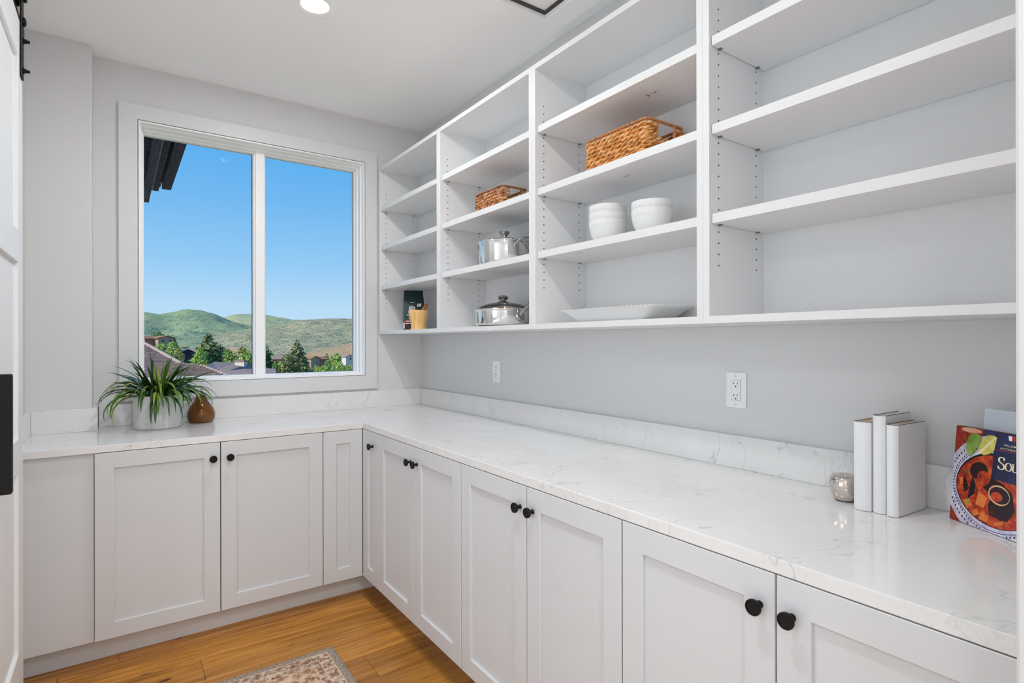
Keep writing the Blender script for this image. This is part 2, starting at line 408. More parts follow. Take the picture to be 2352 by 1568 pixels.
w.build('hatch_lining', flat('shade_dark_lining', (0.07, 0.062, 0.055), 0.8), h)  # lining coloured dark to paint the contact shadow round the panel
bx('hatch_panel', (HX0 + 0.012, HX1 - 0.012, HY0 + 0.012, HY1 - 0.012, CEILZ + 0.011, CEILZ + 0.030), CEIL, h)

# floor: sub-floor with single planks
fl = S(bx('floor', (-2.9, 3.1, -3.7, YW + T, -0.10, -0.016), KICK))
PW = 0.186; row = 0; y = 3.05
proto = {}
def plank(x0, x1, y0, y1):
    key = round(x1 - x0, 3)
    me = proto.get(key)
    if me is None:
        b = MB().box(-key / 2, key / 2, -PW / 2 + 0.0006, PW / 2 - 0.0006, -0.014, 0.0)
        o = b.build('plank', PLANK, fl, bevel=0.0012)
        for v in o.data.vertices: v.co += Vector(WLOC[fl.name])
        proto[key] = o.data
    else:
        o = bpy.data.objects.new('plank', me); COL.objects.link(o); o.parent = fl
    o.location = Vector(((x0 + x1) / 2, (y0 + y1) / 2, 0)) - Vector(WLOC[fl.name])
rnd = random.Random(3)
starts = [-0.25, -1.10, -0.62, -1.35, -0.05, -0.85, -1.5, -0.4, -1.2, -0.7, -0.15, -1.0]
while y > -0.1:
    x = starts[row % len(starts)] - 1.0
    while x < 1.7:
        L = rnd.choice((1.25, 1.6, 1.9))
        if x + L > XL: plank(max(x, XL - 0.14) + 0.0005, x + L - 0.0005, y - PW, y)
        x += L
    y -= PW; row += 1
S(bx('floor_hall', (XL - 0.14, 3.0, -3.6, y, -0.016, 0.0), HALLFLOOR))
S(bx('floor_side_room', (-2.8, XL - 0.14, -3.6, YW, -0.016, 0.0), HALLFLOOR))

# ------------------------------------------------------------------ window
win = thing('window_1', (0.68, YW, 1.03), kind='structure')
CY = YW - 0.018
ci0, ci1, cz0, cz1 = 0.0815, 1.2765, 1.121, 2.466
co0, co1, cw0, cw1 = 0.002, 1.352, 1.036, 2.541
for nm, d in (('casing', (co0, ci0, CY, YW, cw0, cw1)), ('casing', (ci1, co1, CY, YW, cw0, cw1)), ('casing', (ci0, ci1, CY, YW, cz1, cw1)), ('casing', (ci0, ci1, CY, YW, cw0, cz0))):
    bx(nm, d, TRIM, win)
def ring(name, x0, x1, z0, z1, t, y0, y1, mat, par, bev=0.001):
    w = MB(); w.box(x0, x0 + t, y0, y1, z0, z1); w.box(x1 - t, x1, y0, y1, z0, z1)
    w.box(x0 + t, x1 - t, y0, y1, z0, z0 + t); w.box(x0 + t, x1 - t, y0, y1, z1 - t, z1)
    return w.build(name, mat, par, bevel=bev)
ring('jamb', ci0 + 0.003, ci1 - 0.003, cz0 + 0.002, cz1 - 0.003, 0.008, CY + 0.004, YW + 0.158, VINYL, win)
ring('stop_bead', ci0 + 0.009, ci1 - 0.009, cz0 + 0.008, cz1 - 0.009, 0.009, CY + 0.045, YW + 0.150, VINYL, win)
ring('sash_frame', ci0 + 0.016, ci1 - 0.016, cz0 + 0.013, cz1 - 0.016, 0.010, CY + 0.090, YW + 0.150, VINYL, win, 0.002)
GY = YW + 0.137
gx0, gx1, gz0, gz1 = 0.1115, 1.2455, 1.1415, 2.433
gm0, gm1 = 0.643, 0.713
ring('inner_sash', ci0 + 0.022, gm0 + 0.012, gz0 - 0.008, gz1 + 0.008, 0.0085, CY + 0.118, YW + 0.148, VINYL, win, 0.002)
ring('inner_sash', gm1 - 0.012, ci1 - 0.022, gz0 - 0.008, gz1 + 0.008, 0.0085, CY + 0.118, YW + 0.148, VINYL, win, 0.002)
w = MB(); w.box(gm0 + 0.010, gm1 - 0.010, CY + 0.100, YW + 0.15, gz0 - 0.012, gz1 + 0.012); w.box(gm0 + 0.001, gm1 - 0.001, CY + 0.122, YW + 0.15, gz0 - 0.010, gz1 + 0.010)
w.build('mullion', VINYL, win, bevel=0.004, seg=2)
for a, b_ in ((gx0, gm0), (gm1, gx1)):
    bx('glass_pane', (a - 0.004, b_ + 0.004, GY, GY + 0.006, gz0 - 0.004, gz1 + 0.004), PANE, win)
    ring('glazing_gasket', a - 0.002, b_ + 0.002, gz0 - 0.002, gz1 + 0.002, 0.0035, GY - 0.003, GY - 0.0005, DARK, win, 0)

# ================================================================== BASE CABINETS
FY, FX, DZ0, DZ1 = 2.806, 1.032, 0.124, 0.882
def door_on(parent, ax, u0, u1, knob_u=None, name='door'):
    """shaker door on plane y=FY (ax 'y') or x=FX (ax 'x'): frame, sunk panel, knob"""
    f = FY if ax == 'y' else FX; th, rw, dp = 0.020, 0.0635, 0.0095
    def M(u, d, z): return (u, f + d, z) if ax == 'y' else (f + d, u, z)
    def loop(a, b, z0, z1, d): return [M(a, d, z0), M(b, d, z0), M(b, d, z1), M(a, d, z1)]
    e = 0.0012; ch = 0.0018
    rings = [loop(u0, u1, DZ0, DZ1, th), loop(u0, u1, DZ0, DZ1, e), loop(u0 + e, u1 - e, DZ0 + e, DZ1 - e, 0.0),
             loop(u0 + rw, u1 - rw, DZ0 + rw, DZ1 - rw, 0.0), loop(u0 + rw + ch, u1 - rw - ch, DZ0 + rw + ch, DZ1 - rw - ch, ch),
             loop(u0 + rw + ch, u1 - rw - ch, DZ0 + rw + ch, DZ1 - rw - ch, dp + 0.006)]
    vs = sum(rings, []); fs = []
    for r in range(5):
        for i in range(4): fs.append((r * 4 + i, r * 4 + (i + 1) % 4, r * 4 + 4 + (i + 1) % 4, r * 4 + 4 + i))
    for i in range(4): fs.append((i, (i + 1) % 4, 20 + (i + 1) % 4, 20 + i))
    d = MB().add(vs, fs).build(name, CAB, parent)
    w = MB(); a, b = u0 + rw + ch - 0.001, u1 - rw - ch + 0.001
    p, q = M(a, dp, DZ0 + rw), M(b, dp + 0.006, DZ1 - rw)
    w.box(min(p[0], q[0]), max(p[0], q[0]), min(p[1], q[1]), max(p[1], q[1]), p[2], q[2])
    w.build('door_panel', CAB, d)
    if knob_u is not None:
        prof = [(0.0075, 0.0), (0.0075, -0.002), (0.0058, -0.005), (0.0052, -0.013), (0.0075, -0.017), (0.0150, -0.0185), (0.0158, -0.021), (0.0158, -0.0255), (0.0150, -0.027), (0.0132, -0.0268), (0.0126, -0.0255)]
        MB().lathe(M(knob_u, 0, 0.813), prof, 28, axis=ax).build('knob', BLACK, d, smooth=35)
    return d
def carcass(parent, ax, u0, u1, depth):
    f = (FY if ax == 'y' else FX) + 0.0235
    w = MB(); g = 0.001
    if ax == 'y': w.box(u0 + g, u1 - g, f, f + depth, 0.118, 0.8825)
    else: w.box(f, f + depth, u0 + g, u1 - g, 0.118, 0.8825)
    w.build('cabinet_body', FILL, parent)
    w = MB(); t = 0.0012
    # dark reveal behind the door joints
    if ax == 'y': w.box(u0 + g, u1 - g, f - t, f - 0.0002, 0.126, 0.8822)
    else: w.box(f - t, f - 0.0002, u0 + g, u1 - g, 0.126, 0.8822)
    w.build('shadow_gap', DARK, parent)
c = thing('base_cabinet', (0.375, 3.1, 0.118), 'white two-door shaker base cabinet under the window with round black knobs', 'cabinet')
carcass(c, 'y', -0.081, 0.8295, 0.58)
door_on(c, 'y', -0.0795, 0.3730, 0.3435); door_on(c, 'y', 0.3770, 0.8275, 0.412)
c = thing('corner_cabinet', (1.2, 3.0, 0.118), 'white corner base cabinet with two narrow shaker doors meeting in the corner', 'cabinet')
f0 = FY + 0.0235
w = MB(); w.box(0.8315, FX + 0.0235, f0, f0 + 0.58, 0.118, 0.8825); w.box(FX + 0.0235, 1.62, 2.5965, f0 + 0.58, 0.118, 0.8825); w.build('cabinet_body', FILL, c)
w = MB(); w.box(0.8315, FX + 0.0223, f0 - 0.0012, f0 - 0.0002, 0.126, 0.8822); w.box(FX + 0.0223, FX + 0.0233, 2.5965, f0 - 0.0002, 0.126, 0.8822); w.build('shadow_gap', DARK, c)
door_on(c, 'y', 0.8315, 1.0305); door_on(c, 'x', 2.5995, 2.8035, 2.664)
for lab, e0, e1, s_, k0, k1 in (('white two-door base cabinet on the right wall beside the narrow corner door', 2.5960, 1.7945, 2.1945, 2.262, 2.140),
                                ('white two-door base cabinet on the right wall, below the small left outlet side of the worktop middle', 1.7925, 0.9890, 1.3885, 1.447, 1.352),
                                ('white two-door base cabinet nearest the viewer with the largest black knobs', 0.9870, 0.1840, 0.5865, 0.632, 0.542)):
    c = thing('base_cabinet', (1.33, (e0 + e1) / 2, 0.118), lab, 'cabinet')
    carcass(c, 'x', e1, e0, 0.59)
    door_on(c, 'x', s_ + 0.002, e0 - 0.0015, s_ + 0.0325)
    door_on(c, 'x', e1 + 0.0015, s_ - 0.002, s_ - 0.0325)
bpy.data.objects['base_cabinet.002']['label'] = 'white two-door base cabinet in the middle of the right-hand run'
o = bx('filler_panel', (XL + 0.001, -0.0815, FY + 0.0203, FY + 0.0383, 0.118, 0.8825), FILL, bevel=0.001)
tag(o, 'plain white filler panel left of the cabinet doors, beside the sliding door', 'panel')
S(bx('trim_2', (XL + 0.001, 1.150, 2.928, 2.946, 0.0, 0.118), KICK))
S(bx('trim_3', (1.150, 1.168, 0.184, 2.928, 0.0, 0.118), KICK))

# ------------------------------------------------------------------ worktop and upstands
ZC0, ZC1 = 0.8845, 0.914
poly = [(XL + 0.001, FY), (FX, FY), (FX, 0.182), (XW - 0.001, 0.182), (XW - 0.001, YW - 0.001), (-0.100, YW - 0.001), (-0.100, 3.309), (XL + 0.001, 3.309)]
o = MB().prism([(x, y_, ZC0) for x, y_ in poly], (0, 0, ZC1 - ZC0)).build('countertop', QUARTZ, bevel=0.0018, seg=2)
tag(o, 'L-shaped white veined quartz worktop running under the window and along the right wall', 'countertop')
BZ = 1.0215
for nm, d, lab in (('backsplash', (-0.079, XW - 0.021, YW - 0.020, YW - 0.0005), 'low veined quartz upstand along the wall under the window'),
                   ('backsplash', (XW - 0.020, XW - 0.0005, 0.182, YW - 0.0005), 'long veined quartz upstand along the right wall'),
                   ('backsplash', (XL + 0.021, -0.081, 3.290, 3.3095), 'short veined quartz upstand on the boxed corner left of the plant'),
                   ('backsplash', (-0.1005, -0.081, 3.3097, YW - 0.0005), 'tiny return upstand on the side of the boxed corner'),
                   ('backsplash', (XL + 0.0005, XL + 0.0205, 2.808, 3.3095), 'veined quartz upstand on the left wall beside the sliding door')):
    o = bx(nm, d + (ZC1 + 0.0003, BZ), QUARTZ, bevel=0.001); tag(o, lab, 'backsplash')

# ================================================================== OPEN SHELVES
SX0, SXB, SZ0, SZ1 = 1.367, 1.645, 1.382, 2.4435
PT = 0.0207
bays = [(2.6040, 3.4310), (1.7975, 2.6035), (0.9910, 1.7970), (0.1845, 0.9905)]
blabs = ['white open wall shelf unit in the corner beside the window, holding the coffee bag', 'white open wall shelf unit second from the window, holding the pots',
         'white open wall shelf unit third from the window, holding bowls and platter', 'white empty open wall shelf unit at the right edge of the photo']
SHZ = (1.692, 1.945, 2.196)
pin_mesh = None
for (y0, y1), lab in zip(bays, blabs):
    u = thing('wall_shelf', ((SX0 + XW) / 2, (y0 + y1) / 2, SZ0), lab, 'shelf unit')
    y1b = y1
    def board(nm, d, par=u, edge=True):
        # board with a lighter edge band on its front
        w = MB(); w.box(d[0] + 0.0012, d[1], d[2], d[3], d[4], d[5], 0); w.box(d[0], d[0] + 0.0011, d[2], d[3], d[4], d[5], 1)
        return w.build(nm, [MELA, MELA_EDGE], par)
    sl = board('side_panel', (SX0, XW - 0.002, y1b - PT, y1b, SZ0, SZ1)); sr = board('side_panel', (SX0, XW - 0.002, y0, y0 + PT, SZ0, SZ1))
    board('bottom_panel', (SX0, XW - 0.002, y0 + PT, y1b - PT, SZ0, SZ0 + 0.0205)); board('top_panel', (SX0, XW - 0.002, y0 + PT, y1b - PT, SZ1 - 0.0205, SZ1))
    bx('back_panel', (SXB, SXB + 0.008, y0 + PT, y1b - PT, SZ0 + 0.0205, SZ1 - 0.0205), MELA, u)
    for z in SHZ:
        s_ = board('shelf', (SX0 + 0.010, SXB - 0.002, y0 + PT + 0.0025, y1b - PT - 0.0025, z - 0.0265, z))
        for yy, sg in ((y1b - PT, -1), (y0 + PT, 1)):
            for xx in (1.411, 1.602):
                w = MB(); a, b = sorted((yy, yy + sg * 0.011))
                w.box(xx - 0.0038, xx + 0.0038, a, b, z - 0.0302, z - 0.0268); w.build('shelf_pin', PINMET, s_)
    for yy, sg, par in ((y1b - PT, -1, sl), (y0 + PT, 1, sr)):
        w = MB()
        for xx in (1.411, 1.602):
            for k in range(24):
                z = 1.5485 + k * 0.032
                if any(z0 - 0.033 < z < z0 + 0.002 for z0 in SHZ): continue
                w.lathe((xx, yy, z), [(0.0026, 0.0), (0.0026, sg * 0.0004)], 10, axis='y')
        tag(w.build('pin_hole_rows', DARK, par), kind='stuff')
# worn paper stickers under three shelves
def sticker(shelf, cx, cy, z, L, Wd, ang, strokes, base=None):
    ca, sa = math.cos(ang), math.sin(ang)
    def T2(a, b, dz): return (cx + a * ca - b * sa, cy + a * sa + b * ca, z - dz)
    w = MB()
    if base: w.prism([T2(-L / 2, -Wd / 2, 0.0006), T2(L / 2, -Wd / 2, 0.0006), T2(L / 2, Wd / 2, 0.0006), T2(-L / 2, Wd / 2, 0.0006)], (0, 0, 0.0005), 0)
    for (a, b, l_, t_, an) in strokes:
        c2, s2 = math.cos(an), math.sin(an)
        q = [(a + x * c2 - y_ * s2, b + x * s2 + y_ * c2) for x, y_ in ((-l_ / 2, -t_ / 2), (l_ / 2, -t_ / 2), (l_ / 2, t_ / 2), (-l_ / 2, t_ / 2))]
        w.prism([T2(p[0], p[1], 0.0010) for p in q], (0, 0, 0.0004), 1)
    w.build('sticker', [MELA, STK], shelf)
STK = flat('faded_sticker_ink', (0.10, 0.10, 0.10), 0.7)
STK2 = STK
allsh = [o for o in bpy.data.objects if o.name.split('.')[0] == 'shelf']
b3 = allsh[6:9]
sticker(b3[2], 1.481, 1.272, 2.1695, 0.06, 0.03, -PI / 2, [(-0.016, -0.004, 0.020, 0.004, 1.45), (-0.024, 0.010, 0.005, 0.004, 0)] + [(0.0 + 0.006 * i, -0.007 + 0.003 * (i % 3), 0.010, 0.0012, 1.3 + 0.2 * i) for i in range(5)])
sticker(b3[1], 1.481, 1.390, 1.9185, 0.062, 0.026, -PI / 2 - 0.3, [(0.0, -0.006, 0.036, 0.002, -0.1), (0.002, 0.0, 0.030, 0.0012, -0.05), (0.022, 0.004, 0.008, 0.002, 1.2)], True)
sticker(b3[0], 1.42, 1.575, 1.6655, 0.06, 0.03, -PI / 2, [(-0.01, 0.0, 0.022, 0.0012, 0.3), (0.008, 0.003, 0.012, 0.0012, 0.9)])
sticker(allsh[3], 1.517, 2.045, 1.6655, 0.06, 0.03, -PI / 2, [(-0.01, 0.0, 0.012, 0.0012, 0.6), (0.012, 0.0, 0.005, 0.0012, 0.9)])

# ================================================================== SLIDING DOOR (left)
XD = -0.280
door = thing('door_1', (XD - 0.02, 2.22, 0.02), 'white panelled sliding barn door hung on black hardware at the left edge', kind='structure')
dy0, dy1, dzb, dzt = 1.79, 2.648, 0.012, 2.452
st = 0.112; xb = XD - 0.036
for a, b_ in ((dy0, dy0 + st), (dy1 - st, dy1)): bx('stile', (xb, XD, a, b_, dzb, dzt), DOORP, door, bevel=0.0012)
for z0, z1 in ((2.317, dzt), (1.607, 1.718), (0.887, 1.000), (dzb, 0.265)): bx('rail', (xb, XD, dy0 + st, dy1 - st, z0, z1), DOORP, door, bevel=0.0012)
for z0, z1 in ((1.718, 2.317), (1.0, 1.607), (0.265, 0.887)): bx('door_panel', (xb + 0.004, XD - 0.0118, dy0 + st, dy1 - st, z0, z1), DOORP, door)
ph = MB(); ph.box(XD + 0.028, XD + 0.058, 1.893, 1.923, 0.945, 1.2505)
ph = ph.build('pull_handle', BLACK, door, bevel=0.004, seg=2); ph['label'] = 'black bar pull handle'
for z in (0.985, 1.21): bx('handle_post', (XD, XD + 0.028, 1.897, 1.919, z - 0.011, z + 0.011), BLACK, ph)
hy = 2.605
hg = MB(); hg.box(XD + 0.0005, XD + 0.0065, hy - 0.025, hy + 0.025, 2.262, 2.600)
hg = hg.build('hanger_strap', BLACK, door, bevel=0.002); hg['label'] = 'black steel hanger strap'
for z in (2.290, 2.395):
    MB().lathe((XD + 0.0065, hy, z), [(0.012, 0), (0.012, 0.003), (0.0075, 0.004), (0.0075, 0.010), (0.0055, 0.0105), (0.0055, 0.018), (0.003, 0.019)], 12, axis='x').build('bolt', BLACK, hg, smooth=40)
MB().lathe((XD + 0.0075, hy, 2.462), [(0.016, 0), (0.016, 0.004), (0.010, 0.008)], 14, axis='x').build('washer', BLACK, hg, smooth=40)
MB().lathe((XD + 0.0075, hy, 2.545), [(0.013, 0), (0.013, 0.008), (0.010, 0.010)], 14, axis='x').build('axle_nut', BLACK, hg, smooth=40)
MB().lathe((XD - 0.024, hy, 2.562), [(0.040, 0), (0.048, 0.004), (0.042, 0.010), (0.048, 0.016), (0.040, 0.020)], 28, axis='x').build('roller_wheel', BLACK, hg, smooth=40)
for z in (2.30, ): pass
tr = thing('door_track', (XL + 0.03, 1.9, 2.485), 'flat black steel rail above the sliding door at the left edge', 'rail')
bx('rail_bar', (XD - 0.019, XD - 0.010, 0.75, 2.80, 2.474, 2.514), BLACK, tr, bevel=0.001)
for yy in (0.9, 1.5, 2.1, 2.72): MB().lathe((XL, yy, 2.494), [(0.012, 0.0), (0.012, XD - 0.019 - XL)], 14, axis='x').build('standoff', BLACK, tr, smooth=40)

# ================================================================== CEILING LIGHTS
def downlight(x, y, lab):
    t = thing('recessed_light', (x, y, CEILZ - 0.006), lab, 'ceiling light')
    MB().lathe((x, y, CEILZ), [(0.099, 0.0), (0.098, -0.004), (0.090, -0.0062), (0.064, -0.0070), (0.058, -0.0045), (0.0565, -0.0008)], 48, cap0=False, cap1=False).build('trim_ring', CEIL, t, smooth=30)
    MB().lathe((x, y, CEILZ), [(0.0568, -0.0030), (0.0001, -0.0036)], 40, cap0=False, cap1=False).build('lens', LENS, t)
    add_light('recessed_lamp', 'AREA', (x, y, CEILZ - 0.009), CAN_POWER, LAMP_WHITE, 0.108)
downlight(*CANS[0], 'round white recessed ceiling light, lit, in front of the window')
downlight(*CANS[1], 'round white recessed ceiling light, lit, above the viewer and out of the frame')
HALL_WHERE = ('nearer row, left', 'nearer row, middle', 'nearer row, right', 'farther row, left', 'farther row, middle', 'farther row, right')
for i, (x, y) in enumerate(HALL_FILL_LAMPS):  # fill fixtures added on a ceiling that is never in view
    t = thing('hall_fill_light', (x, y, CEILZ - 0.04), 'added round fill light on the unseen hall ceiling, ' + HALL_WHERE[i], 'ceiling light', 'added hall fill lights')
    MB().lathe((x, y, CEILZ), [(0.21, 0.0), (0.21, -0.030), (0.20, -0.036)], 32, cap1=False).build('fixture_rim', TRIM, t, smooth=40)
    MB().lathe((x, y, CEILZ), [(0.20, -0.035), (0.001, -0.0352)], 32, cap0=False, cap1=False).build('lens', LENS, t)
    add_light('hall_fill_lamp', 'AREA', (x, y, CEILZ - 0.042), HALL_POWER, LAMP_WHITE, 0.40)

# ================================================================== OUTLETS
def outlet(yc, lab, decora):
    x = XW; z = 1.169
    t = thing('wall_outlet', (x, yc, 1.11), lab, 'outlet')
    bx('cover_plate', (x - 0.006, x - 0.0003, yc - 0.0365, yc + 0.0365, z - 0.0590, z + 0.0590), PLASTIC, t, bevel=0.0025, seg=2)
    sl = MB(); gr = []
    if decora:
        ring_ = MB(); ring_.box(x - 0.00635, x - 0.0060, yc - 0.0172, yc + 0.0172, z - 0.0335, z + 0.0335)
        ring_.build('insert_gap', SLOT_LIGHT, t)
        r = bx('receptacle', (x - 0.0074, x - 0.0062, yc - 0.0162, yc + 0.0162, z - 0.0325, z + 0.0325), PLASTIC, t, bevel=0.0006)
        zs = (0.0195, -0.0205); fx = x - 0.0074
        bx('test_button', (fx - 0.0008, fx, yc - 0.007, yc + 0.007, z - 0.0065, z - 0.0008), PLASTIC, r); bx('reset_button', (fx - 0.0008, fx, yc - 0.007, yc + 0.007, z + 0.0012, z + 0.0068), PLASTIC, r)
        for zz in zs:
            for dy, h_ in ((0.0063, 0.0040), (-0.0063, 0.0032)): sl.box(fx - 0.0003, fx, yc + dy - 0.0011, yc + dy + 0.0011, z + zz + 0.004 - h_, z + zz + 0.004 + h_)
            sl.lathe((fx, yc, z + zz - 0.0075), [(0.0027, 0), (0.0027, -0.0003)], 12, axis='x')
        tag(sl.build('slots', SLOT, r), kind='stuff')
        for zz in (0.047, -0.047): bx('screw', (x - 0.0066, x - 0.006, yc - 0.0008, yc + 0.0008, z + zz - 0.003, z + zz + 0.003), SLOT_LIGHT, t)
    else:
        for zz in (0.0195, -0.0195):
            r = MB().lathe((x - 0.006, yc, z + zz), [(0.0165, 0.0), (0.0165, -0.0016), (0.0155, -0.0022)], 24, axis='x').build('receptacle', PLASTIC, t, smooth=40)
            s2 = MB(); fx = x - 0.0082
            for dy in (0.0063, -0.0063): s2.box(fx - 0.0003, fx, yc + dy - 0.0011, yc + dy + 0.0011, z + zz + 0.001, z + zz + 0.009)
            s2.lathe((fx, yc, z + zz - 0.0075), [(0.0027, 0), (0.0027, -0.0003)], 12, axis='x'); tag(s2.build('slots', SLOT, r), kind='stuff')
SLOT_LIGHT = flat('outlet_joint_shadow', (0.34, 0.34, 0.33), 0.6)
outlet(2.5195, 'small white duplex outlet on the right wall, nearer the window', False)
outlet(1.085, 'larger-looking white outlet with rectangular insert on the right wall near the books', True)

# ================================================================== THINGS ON THE WORKTOP
TOP = ZC1 + 0.0002
# potted strap-leaf plant
pc = Vector((0.159, 3.254, TOP))
plant = thing('potted_plant', pc, 'green strap-leaf plant in a pale stoneware pot on the worktop under the window', 'plant')
MB().lathe(pc, [(0.096, 0.0), (0.1005, 0.003), (0.1045, 0.158), (0.1035, 0.160), (0.0985, 0.160), (0.097, 0.135)], 48, cap1=False).build('pot', CONCRETE, plant, smooth=40)
MB().lathe(pc, [(0.0972, 0.138), (0.06, 0.146), (0.001, 0.150)], 32, cap0=False).build('soil', SOIL, plant, smooth=40)
def blade(base, az, L, lift, droop, wd, twist, nseg=9):
    """strap leaf: starts upward, arches over"""
    vs = []; fs = []; p = Vector(base); el = lift; step = L / nseg
    hor = Vector((math.cos(az), math.sin(az), 0)); side0 = Vector((-math.sin(az), math.cos(az), 0))
    for i in range(nseg + 1):
        t = i / nseg
        wdt = wd * (0.45 + 0.75 * min(1, t * 3.2)) * (1 - max(0, (t - 0.55) / 0.45) ** 1.6) + 0.0004
        d = hor * math.cos(el) + Vector((0, 0, 1)) * math.sin(el)
        nrm = side0.cross(d).normalized()
        sd = (side0 * math.cos(twist * t) + nrm * math.sin(twist * t))
        fold = nrm * (wdt * 0.28)
        vs += [p - sd * wdt / 2 + fold, p.copy(), p + sd * wdt / 2 + fold]
        p = p + d * step
        el -= droop / nseg * (0.5 + 1.1 * t)
    for i in range(nseg):
        a = i * 3
        fs += [(a, a + 1, a + 4, a + 3), (a + 1, a + 2, a + 5, a + 4)]
    return vs, fs
rl = random.Random(21)
WALLY = YW - 0.024
nleaf = 0
def add_blade(az, L, lift, droop, wd, twist, r0):
    global nleaf
    base = pc + Vector((math.cos(az) * r0, math.sin(az) * r0, 0.146))
    vs, fs = blade(base, az, L, lift, droop, wd, twist)
    # keep clear of the wall behind, the pear to the right and the worktop
    for v in vs:
        if v[1] > WALLY - 0.006 and v[2] < 2.6: return False
        if v[2] < TOP + 0.012: return False
        if (Vector((v[0], v[1])) - Vector((pc.x, pc.y))).length < 0.107 and v[2] < pc.z + 0.163 and (Vector((v[0], v[1])) - Vector((pc.x, pc.y))).length > 0.09: return False
        if (Vector((v[0], v[1])) - Vector((0.354, 3.33))).length < 0.078 and v[2] < pc.z + 0.17: return False
    MB().add(vs, fs).build('leaf', LEAF, plant, smooth=80, recalc=False); nleaf += 1
    return True
tries = 0
while nleaf < 34 and tries < 4000:     # hanging leaves on the side towards the room
    tries += 1
    add_blade(rl.uniform(-3.0, -0.2), rl.uniform(0.19, 0.285), rl.uniform(0.30, 0.85), rl.uniform(2.1, 3.2), rl.uniform(0.010, 0.0155), rl.uniform(-0.4, 0.4), rl.uniform(0.045, 0.08))
while nleaf < 72 and tries < 3000:     # long arching leaves that hang over the rim
    tries += 1
    az = rl.uniform(-PI, PI)
    add_blade(az, rl.uniform(0.18, 0.285), rl.uniform(0.45, 1.15), rl.uniform(1.7, 2.9), rl.uniform(0.0095, 0.0145), rl.uniform(-0.5, 0.5), rl.uniform(0.01, 0.05))
while nleaf < 108 and tries < 8000:      # middle leaves
    tries += 1
    az = rl.uniform(-PI, PI)
    add_blade(az, rl.uniform(0.17, 0.26), rl.uniform(0.75, 1.35), rl.uniform(0.5, 1.6), rl.uniform(0.0085, 0.0135), rl.uniform(-0.8, 0.8), rl.uniform(0.0, 0.045))
while nleaf < 132 and tries < 11000:      # upright leaves
    tries += 1
    az = rl.uniform(-PI, PI)
    add_blade(az, rl.uniform(0.15, 0.235), rl.uniform(1.05, 1.5), rl.uniform(0.0, 0.7), rl.uniform(0.0075, 0.012), rl.uniform(-0.6, 0.6), rl.uniform(0.0, 0.04))

# amber glass pear
pe = Vector((0.354, 3.330, TOP))
pear = thing('glass_pear', pe, 'smoky amber glass pear ornament with a thin stem beside the potted plant', 'ornament')
prof = [(0.001, 0.004), (0.030, 0.002), (0.050, 0.0), (0.0585, 0.006), (0.064, 0.020), (0.0658, 0.038), (0.0635, 0.056), (0.056, 0.075), (0.045, 0.092), (0.034, 0.108), (0.0275, 0.121), (0.0245, 0.131), (0.0235, 0.138), (0.0215, 0.1415), (0.012, 0.1405), (0.001, 0.139)]
MB().lathe(pe, prof, 44, cap0=False, cap1=False).build('body', AMBER, pear, smooth=70)
MB().lathe(pe, [(0.0225, 0.1390), (0.0205, 0.1424), (0.010, 0.1415), (0.002, 0.141)], 32, cap0=True).build('dark_crown', flat('dark_bronze', (0.02, 0.014, 0.01), 0.3), pear, smooth=60)
MB().tube([pe + Vector((0, 0, 0.139)), pe + Vector((0.001, 0, 0.155)), pe + Vector((0.002, -0.001, 0.172)), pe + Vector((-0.004, -0.001, 0.187))], [0.004, 0.0032, 0.0032, 0.0042], 10).build('stem', BRUSHED, pear, smooth=60)

# silver apple
ap = Vector((1.556, 0.694, TOP))
APPLE = paint('rose_silver_mirror', (0.74, 0.66, 0.60), 0.06, 0.0, metallic=1.0, var=0.02)
apple = thing('silver_apple', ap, 'small mirror-finish silver apple ornament beside the white books', 'ornament')
prof = [(0.001, 0.003), (0.012, 0.0012), (0.019, 0.0), (0.026, 0.004), (0.033, 0.017), (0.0375, 0.034), (0.0385, 0.046), (0.036, 0.058), (0.029, 0.0665), (0.019, 0.069), (0.010, 0.0665), (0.004, 0.063), (0.001, 0.062)]
MB().lathe(ap, prof, 44, cap0=False, cap1=False).build('body', APPLE, apple, smooth=80)
MB().tube([ap + Vector((0, 0, 0.062)), ap + Vector((0, 0, 0.070)), ap + Vector((0.001, 0, 0.0765))], [0.0016, 0.0012, 0.0014], 8).build('stem', CHROME, apple, smooth=60)

